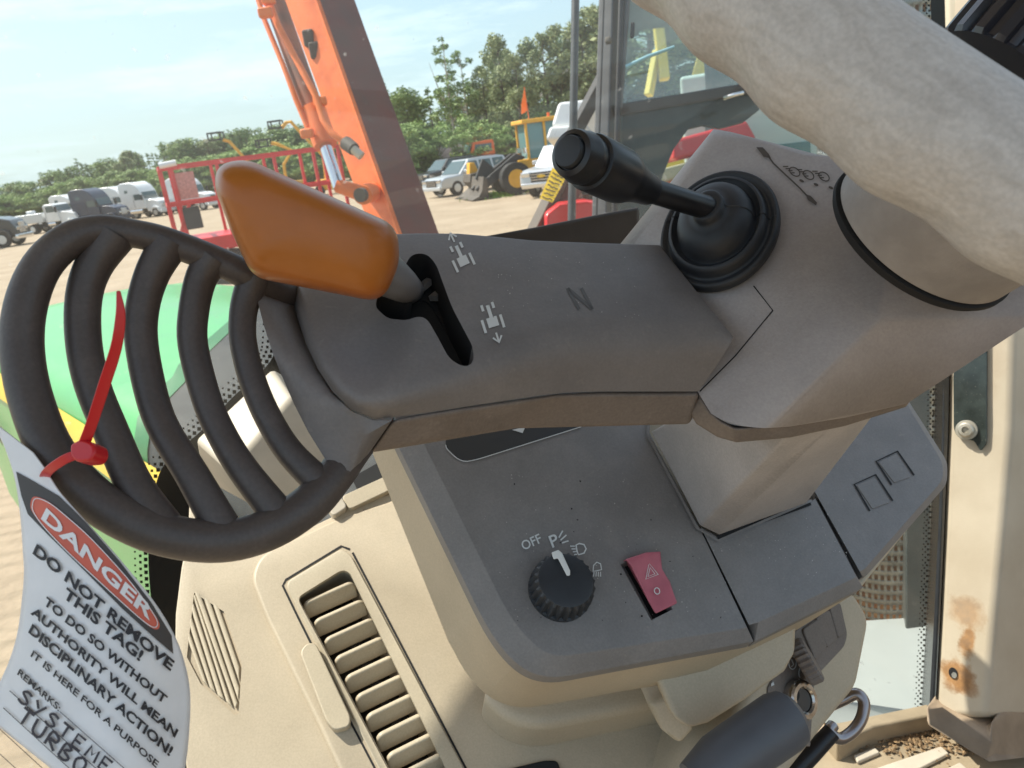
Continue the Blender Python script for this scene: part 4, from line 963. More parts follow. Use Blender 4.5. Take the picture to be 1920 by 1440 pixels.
# the yard: one sheet with tyre ruts near the tractor
gr = obj('ground', [(-1200, -400, 0), (1200, -400, 0), (1200, 2200, 0), (-1200, 2200, 0)], [(0, 1, 2, 3)], m_ground); tag(gr, kind='structure')
t_ = m_ground.node_tree; n_ = t_.nodes; l_ = t_.links
wv = n_.new('ShaderNodeTexWave'); wv.inputs['Scale'].default_value = 1.1; wv.inputs['Distortion'].default_value = 5; wv.inputs['Detail'].default_value = 4; wv.bands_direction = 'Y'
mpn = n_.new('ShaderNodeMapping'); mpn.inputs['Rotation'].default_value = (0, 0, R(-12)); mpn.inputs['Scale'].default_value = (.5, 1.3, 1)
tcn = [x for x in n_ if x.type == 'TEX_COORD'][0]; l_.new(tcn.outputs['Object'], mpn.inputs[0]); l_.new(mpn.outputs[0], wv.inputs['Vector'])
b2 = n_.new('ShaderNodeBump'); b2.inputs['Strength'].default_value = .35; b2.inputs['Distance'].default_value = .06; l_.new(wv.outputs['Fac'], b2.inputs['Height'])
pb = n_['Principled BSDF']; ob_ = [x for x in n_ if x.type == 'BUMP' and x != b2][0]; l_.new(ob_.outputs[0], b2.inputs['Normal']); l_.new(b2.outputs[0], pb.inputs['Normal'])

m_green = mat('hood_green_paint', (.05, .34, .08), .34, var=.08, vscale=6, spec=.5, coat=.25, scuff=.06)
m_green2 = mat('hood_green_side', (.06, .32, .03), .35, var=.06, vscale=8, spec=.5, coat=.3)
m_yellow = mat('yellow_stripe', (.80, .56, .05), .4, var=.05, vscale=10)
m_black = mat('matt_black', (.015, .015, .016), .5, var=.2, vscale=20)
def fr2(p): return p.x*Fh.x+p.y*Fh.y, p.x*Rh.x+p.y*Rh.y
hz0 = 2.10
pA, pB, pC, pD = G(250, 838, hz0), G(0, 648, hz0), G(80, 578, hz0), G(350, 514, hz0)
rL = (fr2(pA)[1]+fr2(pB)[1])/2; rRt = fr2(pD)[1]; fN = (fr2(pC)[0]+fr2(pD)[0])/2
hood = thing('tractor_hood', 'pale green tractor hood with yellow side stripe and grey decal', 'tractor hood', (Fh*1.6+Rh*(rL+.4)).to_tuple())
def hp(f_, r_, z): return Vector((Fh.x*f_+Rh.x*r_, Fh.y*f_+Rh.y*r_, z))
wH = rRt-rL
def section(f_, dz, ins):
    pts = [(-.015, 1.25), (-.015, 1.72), (-.005, 1.96), (.015, 2.03), (.05, 2.075), (.11, 2.095), (.22, 2.100), (.26, 2.118), (wH/2, 2.128), (wH-.26, 2.118), (wH-.22, 2.100), (wH-.11, 2.095), (wH-.05, 2.075), (wH-.015, 2.03), (wH+.005, 1.96), (wH+.015, 1.72), (wH+.015, 1.25)]
    return [hp(f_, rL+r_+(ins if r_ < wH/2 else -ins)*(abs(r_-wH/2)/(wH/2)), z-dz*((z-1.25)/.87)) for r_, z in pts]
f0 = 1.82; fc = .93
def obl(sec, k): return [p + Fh*k*max(0, (p.x*Rh.x+p.y*Rh.y)-rL) for p in sec]
st_ = [(f0, .02, 0, 1.25), (f0+.03, .0, 0, 1.25), (f0+.4, 0, 0, .95), (f0+.8, .0, .0, .6), (f0+1.3, .0, .01, .25), (fN-.35, .0, .02, 0), (fN-.12, .012, .03, 0), (fN-.03, .04, .05, 0), (fN+.02, .10, .08, 0), (fN+.04, .2, .10, 0)]
loft('hood_shell', [obl(section(*s[:3]), s[3]) for s in st_], m_green, hood, smooth=True, angle=40)
loft('cowl', [section(fc, .02, 0), section(fc+.1, .005, 0), obl(section(f0-.10, .0, 0), 1.25), obl(section(f0-.006, .004, 0), 1.25)], mat('dusty_cowl', (.018, .021, .021), .6, var=.4, vscale=14, spots=.12, spec=.3), hood, smooth=True, angle=40)
loft('rear_trim', [obl([p+Vector((0, 0, .003)) for p in section(f0-.02, .004, -.003)], 1.25), obl([p+Vector((0, 0, .003)) for p in section(f0+.07, .0, -.003)], 1.22)], mat('dark_green_trim', (.012, .13, .03), .4), hood, smooth=True, angle=40)
V = []
for f_ in (fc+.02, f0+.1, f0+1.1, fN-.15):
    for r_, z in ((rL-.020, 1.905), (rL-.014, 1.965), (rL-.001, 2.012)): V.append(hp(f_, r_+(.012 if f_ > 2 else 0), z))
obj('side_stripe', V, [(i*3+j, i*3+j+1, (i+1)*3+j+1, (i+1)*3+j) for i in range(3) for j in range(2)], m_yellow, hood, smooth=True)
mb = MB()
for k in range(6):
    f_ = fN-.25-k*.10; c = hp(f_, rL-.018, 1.80-.02*k)
    mb.add([c+Fh*x+Vector((0, 0, y)) for x, y in ell(0, 0, .028, .05, 0, 12)], [tuple(range(12))])
mb.build('side_vent', m_black, hood, local=False)
dc = [hp(fc+.05+a, rL-.0185, z) for a, z in ((.10, 1.66), (.10, 1.80), (.52, 1.86), (.62, 1.80), (.62, 1.66))]
obj('decal', dc, [(0, 1, 2, 3, 4)], mat('grey_decal', (.30, .32, .30), .4), hood)
mb = MB()
for i in range(5): mb.bar(dc[i]-Rh*.001, dc[(i+1) % 5]-Rh*.001, .010, .002)
mb.build('decal_border', m_white, hood, local=False)
# exhaust stack with slotted heat shield, right of the glass
ex = thing('exhaust_stack', 'slotted metal exhaust heat shield beyond the windscreen edge', 'exhaust stack', (W(1640, 1240, 1.75)).to_tuple())
ec = W(1655, 700, 1.75); up = Vector((0, 0, 1))
m_shield = mat('shield_metal', (.25, .27, .26), .4, metal=.8, var=.25, vscale=25)
V = []; F = []; ns, nzr = 128, 84; r_ = .135; z0, z1 = W(1655, 1195, 1.75).z, 3.6
for j in range(nzr*3+1):
    z = z0+(z1-z0)*((j//3)+(0, .22, .78)[j % 3])/nzr if j < nzr*3 else z1
    for i in range(ns):
        a = 2*math.pi*(i//2+(0, .45)[i % 2])/(ns/2); V.append(Vector((ec.x+math.cos(a)*r_, ec.y+math.sin(a)*r_, z)))
for j in range(nzr*3):
    for i in range(ns):
        if i % 2 == 1 and j % 3 == 1: continue
        F.append((j*ns+i, j*ns+(i+1) % ns, (j+1)*ns+(i+1) % ns, (j+1)*ns+i))
sh = obj('heat_shield', V, F, m_shield, ex, smooth=True, angle=60); q = sh.modifiers.new('solid', 'SOLIDIFY'); q.thickness = .003
tube('exhaust_pipe', [Vector((ec.x, ec.y, z0-.3)), Vector((ec.x, ec.y, 3.7))], [.085, .085], m_rust, ex, seg=24)
m_gplate = mat('grey_plate', (.075, .088, .085), .35, metal=.3, var=.2, vscale=8, spots=.1)
V = [W(1698, 700, 1.5), W(1745, 690, 1.5), W(1745, 1205, 1.5), W(1698, 1180, 1.5)]
obj('side_plate', V+[p+(M @ Vector((.02, 0, -.05))) for p in V], loft_faces(4, 2), m_gplate, ex, bevel=.004)
fe = thing('reflection_step', 'pale grey made-up step standing in for a reflection below the exhaust', 'step', G(1660, 1300, 1.62).to_tuple())
m_step = mat('pale_reflection_grey', (.34, .37, .36), .3, var=.06, vscale=6, spec=.6)  # pale grey stands in for the floor's reflection in the glass
V = [G(1560, 1165, 1.60), G(1800, 1150, 1.60), G(1800, 1420, 1.60), G(1540, 1420, 1.60)]
obj('reflection_plate', V+[p-Vector((0, 0, .04)) for p in V], loft_faces(4, 2), m_step, fe, bevel=.006)

# ================================================================== vehicles
m_tyre = mat('tyre', (.022, .021, .02), .85, var=.3, vscale=6)
m_rim = mat('rim_alloy', (.55, .55, .55), .3, metal=.7)
m_win = mat('vehicle_glass', (.05, .09, .095), .06, spec=.8)
m_vwhite = mat('white_vehicle_paint', (.72, .73, .73), .3, var=.04, vscale=1.5, coat=.4)
m_silver = mat('silver_paint', (.52, .54, .56), .28, metal=.35, coat=.5)
m_navy = mat('navy_paint', (.008, .015, .045), .35, var=.08, vscale=2, coat=.2)
m_cblack = mat('black_vehicle_paint', (.015, .016, .018), .3, coat=.5)
m_chr = mat('chrome_trim', (.7, .7, .7), .12, metal=1)
m_chassis = mat('chassis_dark', (.03, .03, .032), .7, var=.3, vscale=3)
m_oran = mat('excavator_orange', (.60, .115, .02), .45, col2=(.80, .19, .045), vscale=3.5, spec=.4, bump=.12, bscale=40, vdetail=10, spots=.5, ramp=(.28, .52))
m_yel = mat('machine_yellow', (.72, .36, .02), .42, var=.1, vscale=2)
m_red = mat('machine_red', (.55, .018, .022), .4, var=.12, vscale=3)
m_teal = mat('cab_glass_teal', (.12, .24, .25), .08, spec=.8)
def wheel(p, x, y, r, w=.3, name='wheel', rim=None):
    t = MB().cyl((x, y-w/2, r), (x, y+w/2, r), r, 20).build(name, m_tyre, p, bevel=.04, seg=2)
    MB().cyl((x, y-w/2-.012, r), (x, y+w/2+.012, r), r*.58, 14).build('rim', rim or m_rim, t, bevel=.02, seg=1)
def semi(label, px, py, head, paint, sleeper=True, tall=3.9, hood=2.4, flat=False, cabw=2.4, size=.84, group='semi trucks parked in a row'):
    t = thing('semi_truck', label, 'truck', (0, 0, 0), 0, group)
    bk = -3.1 if sleeper else -1.35
    if sleeper:
        pf = [(bk, 1.05), (bk, tall-.25), (bk+.5, tall), (-1.2, tall-.02), (-.45, tall-.45), (-.02, 2.95), (.28, 2.10), (.28, 1.05)]
    else:
        pf = [(bk, 1.05), (bk, 2.75), (-1.1, 2.9), (-.3, 2.88), (-.02, 2.78), (.28, 2.05), (.28, 1.05)]
    MB().prof(pf, -cabw/2, cabw/2).build('cab', paint, t, bevel=.10, seg=3)
    hy = cabw/2-.22
    MB().prof([(.2, .7), (.2, 2.06), (hood*.6, 1.94), (hood-.25, 1.70), (hood, 1.2), (hood, .6)], -hy, hy).build('hood', paint, t, bevel=.10, seg=3)
    ws_ = MB(); ws_.add([(.0+.015, -cabw/2+.16, 2.86 if sleeper else 2.72), (.30, -cabw/2+.14, 2.12), (.30, cabw/2-.14, 2.12), (.015, cabw/2-.16, 2.86 if sleeper else 2.72)], [(0, 1, 2, 3)])
    ws_.V = [v+Vector((.02, 0, .01)) for v in ws_.V]; ws_.build('windshield', m_win, t)
    for s in (-1, 1):
        y = s*(cabw/2+.006)
        MB().add([(-1.05, y, 2.05), (.1, y, 2.05), (-.12, y, 2.68), (-1.05, y, 2.68)], [(0, 1, 2, 3)]).build('side_window', m_win, t)
        if sleeper: MB().add([(-2.3, y, 2.9), (-1.8, y, 2.9), (-1.75, y, 3.2), (-2.2, y, 3.25)], [(0, 1, 2, 3)]).build('sleeper_window', m_win, t)
        MB().box(-1.2, -1.17, min(y, y+s*.01), max(y, y+s*.01), 1.2, 2.7).build('door_seam', m_chassis, t)
        MB().bar((.2, s*(cabw/2+.05), 2.3), (.35, s*(cabw/2+.28), 2.35), .05).box(.3, .42, s*(cabw/2+.3)-.12, s*(cabw/2+.3)+.12, 2.0, 2.6).build('mirror', m_chassis, t, bevel=.03)
        wheel(t, 1.45, s*(cabw/2-.2), .52, .32)
        for x in (-3.9, -5.2) if sleeper else (-3.2, -4.5): wheel(t, x, s*(cabw/2-.25), .52, .5)
        MB().cyl((-2.4 if sleeper else -1.2, s*(cabw/2-.32), .85), (-.3, s*(cabw/2-.32), .85), .33, 14).build('fuel_tank', m_chr, t)
        MB().prof([(.85, .55), (.95, 1.0), (1.2, 1.2), (1.7, 1.2), (2.0, 1.0), (2.1, .55), (1.95, .55), (1.8, .95), (1.15, .95), (1.0, .55)], s*hy-.05 if s > 0 else s*hy-.24, s*hy+.24 if s > 0 else s*hy+.05).build('fender', paint, t, bevel=.04, seg=2)
        MB().box(hood-.06, hood+.03, s*.62-.17, s*.62+.17, 1.02, 1.25).build('headlight', m_chr, t, bevel=.04)
    MB().box(hood-.02, hood+.035, -.42, .42, .85, 1.55).build('grille', m_chr, t, bevel=.05)
    MB().box(hood-.12, hood+.14, -1.12, 1.12, .42, .75).build('bumper', m_chr if paint is m_cblack else paint, t, bevel=.07)
    MB().box(-5.9 if sleeper else -5.3, 1.8, -.45, .45, .62, .95).build('chassis', m_chassis, t)
    if flat:
        MB().box(-6.4, -1.7, -1.15, 1.15, 1.15, 2.1).build('service_body', m_silver, t, bevel=.05)
        MB().box(-4.2, -3.4, -.3, .3, 2.1, 2.45).build('tank_lid', m_vwhite, t, bevel=.1)
    if paint is m_cblack:
        for s in (-1, 1): MB().cyl((-1.5, s*1.28, .9), (-1.5, s*1.28, 3.5), .09, 10).build('exhaust_pipe', m_chr, t)
    a = R(head); c = G(px, py); k = size; t.scale = (k, k, k); t.location = (c.x-math.cos(a)*1.45*k, c.y-math.sin(a)*1.45*k, 0); t.rotation_euler.z = a
    return t
semi('black long-hood truck with chrome bumper, leftmost of the parked trucks', 24, 461, 6, m_cblack, True, 3.0, 2.4, size=1.05)
semi('white day cab truck with grey service body behind the ring guard top', 150, 428, -10, m_vwhite, False, hood=2.2, flat=True)
semi('white sleeper truck half hidden behind the dark navy truck', 175, 416, -12, m_vwhite, True, 3.8, 2.2)
semi('dark navy sleeper truck between white trucks', 226, 418, -14, m_navy, True, 4.0, 2.3)
semi('white sleeper truck right beside the dark navy truck', 270, 408, -16, m_vwhite, True, 3.9, 2.3)
semi('white high-roof sleeper truck just left of the red lift platform', 308, 404, -22, m_vwhite, True, 4.05, 2.2)
semi('white truck seen through the rails of the red lift platform', 395, 392, -22, m_vwhite, True, 3.9, 2.2)

def car(name, label, px, py, head, paint, suv=True, wx=1.5, group=None, long=5.2):
    t = thing(name, label, 'car', (0, 0, 0), 0, group)
    x1 = long/2; x0 = -x1; wy = .98
    MB().prof([(x0, .42), (x0-.02, 1.05), (x0+.25, 1.15), (x1-1.55, 1.15), (x1-.35, 1.08), (x1-.02, .92), (x1+.02, .45)], -wy, wy).build('body', paint, t, bevel=.09, seg=3)
    pf = [(x0+.05, 1.1), (x0+.30, 1.82), (x0+.8, 1.90), (.35, 1.88), (1.25, 1.12)] if suv else [(-1.0, 1.1), (-.85, 1.80), (-.4, 1.88), (.5, 1.86), (1.3, 1.12)]
    cb = MB(); n_ = len(pf); 
    cb.add([(x, -wy+.02 if z < 1.2 else -wy+.18, z) for x, z in pf]+[(x, wy-.02 if z < 1.2 else wy-.18, z) for x, z in pf], loft_faces(n_, 2)); cb.build('cabin', paint, t, bevel=.06, seg=3)
    for s in (-1, 1):
        def yz(z): return s*(wy-.02-.16*(z-1.12)/.76+.012)
        segs = ((-2.2, -1.35), (-1.25, -.35), (-.25, .62)) if suv else ((-.85, -.1), (0, .65))
        for a, b in segs:
            b2_ = b if b < .6 else .35
            MB().add([(a, yz(1.2), 1.2), (b+.22 if b > .5 else b, yz(1.2), 1.2), (b2_, yz(1.76), 1.76), (a+.06, yz(1.76), 1.76)], [(0, 1, 2, 3)]).build('side_window', m_win, t)
        wheel(t, wx, s*(wy-.13), .42, .27); wheel(t, -wx-.05, s*(wy-.13), .42, .27)
        MB().box(x1-.15, x1+.03, s*.70-.2, s*.70+.2, .82, 1.0).build('headlight', m_chr, t, bevel=.03)
        MB().box(.72, .92, s*(wy+.02)-.02*s, s*(wy+.22), 1.18, 1.36).build('mirror', paint, t, bevel=.03)
        if suv: MB().bar((-2.0, s*.72, 1.95), (.2, s*.72, 1.94), .04).build('roof_rail', m_chassis, t)
    MB().add([(.43, -.70, 1.82), (1.2, -.86, 1.16), (1.2, .86, 1.16), (.43, .70, 1.82)], [(0, 1, 2, 3)]).build('windshield', m_win, t)
    t.children[-1].location = (.02, 0, .012)
    MB().box(x1-.02, x1+.04, -.48, .48, .62, .98).build('grille', m_chassis, t, bevel=.02)
    for z in (.70, .80, .90): MB().box(x1+.03, x1+.055, -.46, .46, z-.012, z+.012).build('grille_bar', m_chr, t)
    MB().box(x1-.1, x1+.08, -.9, .9, .40, .60).build('bumper', m_chr if not suv else paint, t, bevel=.04)
    a = R(head); c = G(px, py); yo = .85
    t.location = (c.x-math.cos(a)*wx-math.sin(a)*yo, c.y-math.sin(a)*wx+math.cos(a)*yo, 0); t.rotation_euler.z = a
    return t
car('suv', 'silver SUV parked facing left beside the dark boom', 826, 368, 180+38, m_silver, True)
car('suv', 'black SUV parked behind the silver SUV', 800, 352, 180+40, m_cblack, True)
pk = car('pickup_truck', 'silver pickup with gold grille emblem facing the camera', 1012, 367, 180+62, m_silver, False, wx=1.7, long=5.6)
em = mat('gold_emblem', (.75, .48, .06), .3, metal=.6)
MB().box(2.86, 2.875, -.17, .17, .79, .86).box(2.86, 2.878, -.08, .08, .765, .885).build('grille_emblem', em, pk)
pk.scale = (1.12, 1.12, 1.15)
car('pickup_truck', 'dark green pickup far behind the rails of the red platform', 545, 348, -30, mat('dark_green_paint', (.02, .085, .06), .3, coat=.4), False, long=5.4)

# white box trailer and orange truck behind the cars
def boxy(name, label, cat_, px, py, head, dims, paint, parts=(), group=None):
    t = thing(name, label, cat_, (0, 0, 0), 0, group); c = G(px, py); t.location = c; t.rotation_euler.z = R(head)
    l, w, h, z0 = dims
    MB().prof([(-l/2, z0), (-l/2, z0+h*.92), (-l/2+h*.08, z0+h), (l/2-h*.25, z0+h), (l/2-h*.04, z0+h*.82), (l/2, z0+h*.45), (l/2, z0)], -w/2, w/2).build('body', paint, t, bevel=.08, seg=2)
    for s in (-1, 1):
        for x in (-l*.3, l*.3): wheel(t, x, s*(w/2-.15), .42, .28)
        MB().box(l*.15, l*.36, s*w/2-.01, s*w/2+.01, z0+h*.52, z0+h*.8).build('side_window', m_win, t)
    MB().box(-l/2+.2, l/2-.2, -w/2+.3, w/2-.3, .35, z0+.02).build('chassis', m_chassis, t)
    return t
boxy('motorhome', 'white motorhome roof showing behind the parked SUVs', 'motorhome', 812, 340, 200, (6.5, 2.3, 2.2, .75), m_vwhite)
ot = thing('orange_truck', 'small orange cab-over truck behind the silver SUV', 'truck', (0, 0, 0)); c = G(905, 330); ot.location = c; ot.rotation_euler.z = R(200)
m_otr = mat('orange_truck_paint', (.75, .13, .02), .4, var=.1, vscale=2)
MB().prof([(-1, .9), (-1, 2.75), (-.9, 2.85), (.85, 2.8), (1.15, 1.9), (1.2, .9)], -1.1, 1.1).build('cab', m_otr, ot, bevel=.06)
for s in (-1, 1):
    MB().add([(-.75, s*1.11, 1.95), (.85, s*1.11, 1.95), (.7, s*1.11, 2.6), (-.75, s*1.11, 2.6)], [(0, 1, 2, 3)]).build('side_window', m_win, ot)
    for x in (.3, -3.5): wheel(ot, x, s*.95, .5, .3)
MB().add([(1.19, -.95, 1.95), (1.19, .95, 1.95), (.93, .9, 2.65), (.93, -.9, 2.65)], [(0, 1, 2, 3)]).build('windshield', m_teal, ot)
ot.children[-1].location = (.03, 0, .02)
MB().box(-5, -1.1, -1.05, 1.05, .8, 1.5).build('bed', m_chassis, ot); MB().box(-.2, 1.4, -1.0, 1.0, .5, .95).build('bumper', m_chassis, ot, bevel=.05)

# yellow wheel loader
ld = thing('wheel_loader', 'yellow wheel loader with dirty bucket and orange flag on its cab', 'wheel loader', (0, 0, 0)); c = G(958, 362)
hd = R(180+14); ld.rotation_euler.z = hd; ld.location = (c.x-math.cos(hd)*1.0-math.sin(hd)*.9, c.y-math.sin(hd)*1.0+math.cos(hd)*.9, 0)
for s in (-1, 1):
    for x in (1.2, -1.8): wheel(ld, x, s*.95, .78, .6, rim=m_yel)
MB().prof([(-3.4, 1.0), (-3.4, 1.9), (-3.0, 2.1), (-1.4, 2.15), (-1.3, 1.0)], -.95, .95).build('engine_cover', m_yel, ld, bevel=.08)
MB().box(-1.3, .9, -.8, .8, .9, 1.6).build('chassis', m_yel, ld, bevel=.05)
MB().box(-1.35, .3, -.78, .78, 1.6, 3.25).build('cab_glazing', m_teal, ld)
fr = MB()
for x in (-1.38, -.6, .33):
    for s in (-1, 1): fr.bar((x, s*.8, 1.55), (x, s*.8, 3.3), .11)
fr.build('cab_frame', m_yel, ld); MB().box(-1.55, .55, -.95, .95, 3.25, 3.45).build('cab_roof', m_yel, ld, bevel=.05)
MB().cyl((-1.0, .5, 3.45), (-1.0, .5, 3.65), .07).build('beacon', m_otr, ld)
MB().cyl((-.3, -.5, 3.4), (-.25, -.5, 5.0), .02, 6).build('flag_pole', m_otr, ld)
MB().prof([(-.25, 3.9), (-.26, 4.95), (.0, 4.2), (.06, 3.75), (-.1, 3.8)], -.51, -.49).build('flag', mat('flag_orange', (.9, .2, .04), .8), ld)
for s in (-1, 1):
    MB().prof([(.4, 1.7), (.9, 1.95), (2.6, .95), (3.2, .5), (2.9, .3), (1.5, 1.1)], s*.45-.09, s*.45+.09).build('lift_arm', m_chassis, ld, bevel=.03)
    MB().box(.3, .5, s*.65-.12, s*.65+.12, 1.9, 2.15).build('headlight', m_chr, ld)
MB().prof([(2.0, 1.4), (2.5, 1.9), (3.0, 1.0), (2.7, .8)], -.12, .12).build('tilt_link', m_chassis, ld)
m_steel = mat('worn_steel', (.085, .07, .055), .7, metal=0, var=.3, vscale=4)
MB().prof([(2.7, .05), (2.7, 1.0), (2.85, 1.1), (3.0, .5), (3.2, .2), (3.55, .08), (3.55, .02)], -1.2, 1.2).build('bucket', m_steel, ld, bevel=.02)
# rusty counterweight block in front of it
bl_ = thing('steel_bucket', 'rusty grey excavator bucket lying on the dirt beside the loader', 'bucket', G(885, 370).to_tuple(), R(200))
MB().prof([(-.6, 0), (-.7, .9), (-.4, 1.25), (.1, 1.2), (.2, .8), (-.1, .5), (.6, .05)], -.6, .6).build('bucket_shell', m_steel, bl_, bevel=.03)
for y in (-.5, -.25, 0, .25, .5): MB().prof([(.5, 0), (.5, .1), (.85, .03)], y-.05, y+.05).build('bucket_tooth', m_steel, bl_)
MB().prof([(-.5, 1.2), (-.3, 1.75), (-.05, 1.75), (.05, 1.15)], -.25, .25).build('bucket_ear', m_yel, bl_, bevel=.03)

# red scissor lift platform
lf = thing('lift_platform', 'red work platform lift with guard rails and grey control box', 'lift', (0, 0, 0))
dL = 12.0
PA = W(333, 448, dL); PBx = W(655, 395, dL+1.0)
ux = (PBx-PA); ux.z = 0; Ln = ux.length; ux.normalize(); uy = Vector((-ux.y, ux.x, 0))
lf.location = (PA.x, PA.y, 0); lf.rotation_euler.z = math.atan2(ux.y, ux.x)
zp = PA.z-.05; zt_ = zp+1.12; wd_ = 1.25
rl = MB()
xs = [0, .16, Ln*.30, Ln*.62, Ln*.85, Ln]
for y in (0, wd_):
    for x in xs: MB().bar((x, y, zp), (x, y, zt_), .05).build('rail_post', m_red, lf)
    for z in (zt_, zp+.56): MB().bar((0, y, z), (Ln, y, z), .055).build('rail_bar', m_red, lf)
for x in (0, Ln):
    for z in (zt_, zp+.56): MB().bar((x, 0, z), (x, wd_, z), .055).build('rail_bar', m_red, lf)
MB().bar((.0, 0, zp), (.30, 0, zp+.56), .05).build('rail_brace', m_red, lf)
MB().box(-.05, Ln+.05, -.05, wd_+.05, zp-.22, zp).build('deck', m_red, lf, bevel=.02)
MB().box(.16, .42, -.03, .05, zp+.16, zp+.50).build('control_box', m_chassis, lf, bevel=.02)
MB().box(.14, .46, .0, .03, zp+.62, zp+1.02).build('notice_plate', mat('pink_plate', (.52, .22, .20), .6, var=.3, vscale=30), lf)
MB().cyl((.0, -.05, zt_+.03), (.25, -.05, zt_+.05), .045, 8).build('rail_cap', m_vwhite, lf)
sc_ = MB()
for k in range(2):
    z0, z1 = .62+k*(zp-.85)/2, .62+(k+1)*(zp-.85)/2
    for y in (.2, 1.05): sc_.bar((.2, y, z0), (Ln-.2, y, z1), .09).bar((.2, y, z1), (Ln-.2, y, z0), .09)
sc_.build('scissor_arms', m_chassis, lf)
MB().box(0, Ln, .05, wd_-.05, .28, .62).build('base', m_red, lf, bevel=.04)
for x in (.45, Ln-.45):
    for y in (.08, wd_-.08): wheel(lf, x, y, .33, .22)

# ================================================================== orange excavator: boom in front, black framed cab at the right
exc = thing('orange_excavator', 'orange excavator with tall boom, chrome cylinder rod and black framed cab', 'excavator', (0, 0, 0))
base = W(900, 640, 6.8); exc.location = (base.x, base.y, 0)
m_boom_shade = mat('boom_shade_orange', (.145, .036, .024), .65, col2=(.10, .045, .034), vscale=5, vdetail=7, spots=.3)  # darker copy of the orange, paints shade on the boom's right face
Bt, Bb = W(541, -150, 6.7), W(790, 560, 6.3)
At, Ab = W(477, -150, 6.95), W(742, 560, 6.5)
Ct, Cb = W(612, -150, 6.95), W(868, 560, 6.6)
V = [At, Bt, Ct, At+Ct-Bt, Ab, Bb, Cb, Ab+Cb-Bb]
bo_ = obj('boom', V, [(0, 1, 5, 4), (1, 2, 6, 5), (2, 3, 7, 6), (3, 0, 4, 7), (0, 3, 2, 1), (4, 5, 6, 7)], [m_oran, m_boom_shade], exc, bevel=.012)
for p in bo_.data.polygons:
    nrm = p.normal
    if nrm.dot((W(700, 200, 1)-CAM).normalized().cross(Vector((0, 0, 1)))*-1) > 5: pass
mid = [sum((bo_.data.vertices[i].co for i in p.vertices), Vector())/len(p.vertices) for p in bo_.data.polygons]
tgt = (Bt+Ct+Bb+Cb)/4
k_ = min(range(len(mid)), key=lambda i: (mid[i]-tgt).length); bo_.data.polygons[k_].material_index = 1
fl_ = MB()                                     # weld flange along the front corner
fl_.bar(Bt.lerp(Ct, .01), Bb.lerp(Cb, .01), .03, .05); o = fl_.build('corner_flange', m_oran, None); par(o, bo_)
cy0, cy1 = W(500, -40, 6.35), W(607, 262, 6.2)
cd_ = (cy1-cy0).normalized()
tube('cylinder_barrel', [cy0, cy1], [.085, .085], mat('grimy_orange', (.40, .11, .045), .6, col2=(.12, .06, .04), vscale=3.5, vdetail=6), exc, seg=20)
tube('cylinder_head', [cy1-cd_*.28, cy1-cd_*.05, cy1+cd_*.05], [.10, .10, .095], m_oran, exc, seg=20)
tube('cylinder_rod', [cy1, W(636, 352, 6.15)], [.05, .05], m_chr, exc, seg=20)
tube('hydraulic_pipe', [W(x, y, d) for x, y, d in ((478, -20, 6.3), (497, 40, 6.25), (530, 120, 6.2), (556, 190, 6.15), (575, 235, 6.15), (578, 245, 6.15))], [.021]*6, m_oran, exc, seg=10)
tube('hydraulic_pipe', [W(x, y, d) for x, y, d in ((500, -10, 6.2), (520, 45, 6.15), (560, 120, 6.1), (592, 180, 6.05), (606, 225, 6.05), (622, 250, 6.0), (640, 262, 6.0), (652, 268, 6.0))], [.027]*8, m_oran, exc, seg=10)
for c, s in (((498, 24), .08), ((503, 0), .075), ((600, 190), .075), ((576, 250), .075)):
    p = W(*c, 6.08); mbx = MB(); mbx.box(-s*.7, s*.7, -s*.5, s*.5, -s*.5, s*.5); mbx.V = [v+p for v in mbx.V]; mbx.build('pipe_clamp', m_oran, exc, local=False, bevel=.02)
tube('hose_fitting', [W(648, 268, 5.95), W(664, 280, 5.9)], [.055, .05], m_steel, exc, seg=10)
tube('hose_fitting', [W(662, 279, 5.9), W(678, 293, 5.9)], [.034, .034], mat('pale_fitting', (.5, .42, .33), .5), exc, seg=10)
p0, p1 = W(672, 362, 6.15), W(705, 356, 6.3)
tube('pivot_pin', [W(680, 366, 6.1), W(690, 362, 6.3), W(712, 357, 6.75)], [.075, .08, .08], m_oran, exc, seg=20)
tube('pin_head', [W(674, 366, 5.96), W(680, 365, 6.0)], [.055, .055], m_steel, exc, seg=14)
tube('rod_end', [W(632, 348, 6.15), W(676, 362, 6.15)], [.055, .065], m_oran, exc, seg=14)
for (x, y) in ((580, 72), (592, 95)): 
    p = W(x, y, 6.72); mbx = MB(); mbx.box(-.05, .05, -.05, .05, -.07, .07); mbx.V = [v+p for v in mbx.V]; mbx.build('boom_lug', m_steel, exc, local=False, bevel=.02)
# body and tracks of the excavator (below the sight line of the arm)
cb_ = W(1000, 600, 8.2)
def eb(name, x0, x1, y0, y1, z0, z1, m, **kw):
    mm = MB().box(x0, x1, y0, y1, z0, z1); mm.V = [Vector((v.x+cb_.x, v.y+cb_.y, v.z)) for v in mm.V]; return mm.build(name, m, exc, local=False, **kw)
for x in (-1.3, 1.3): eb('track', x-.3, x+.3, -1.2, 2.4, .03, .85, m_chassis, bevel=.25)
eb('upper_structure', -1.3, .1, -.6, 2.6, .7, 1.05, m_oran, bevel=.06)
tube('boom_foot', [Vector((cb_.x-.3, cb_.y, 1.2)), (Ab+Cb)/2], [.25, .25], m_oran, exc, seg=12)
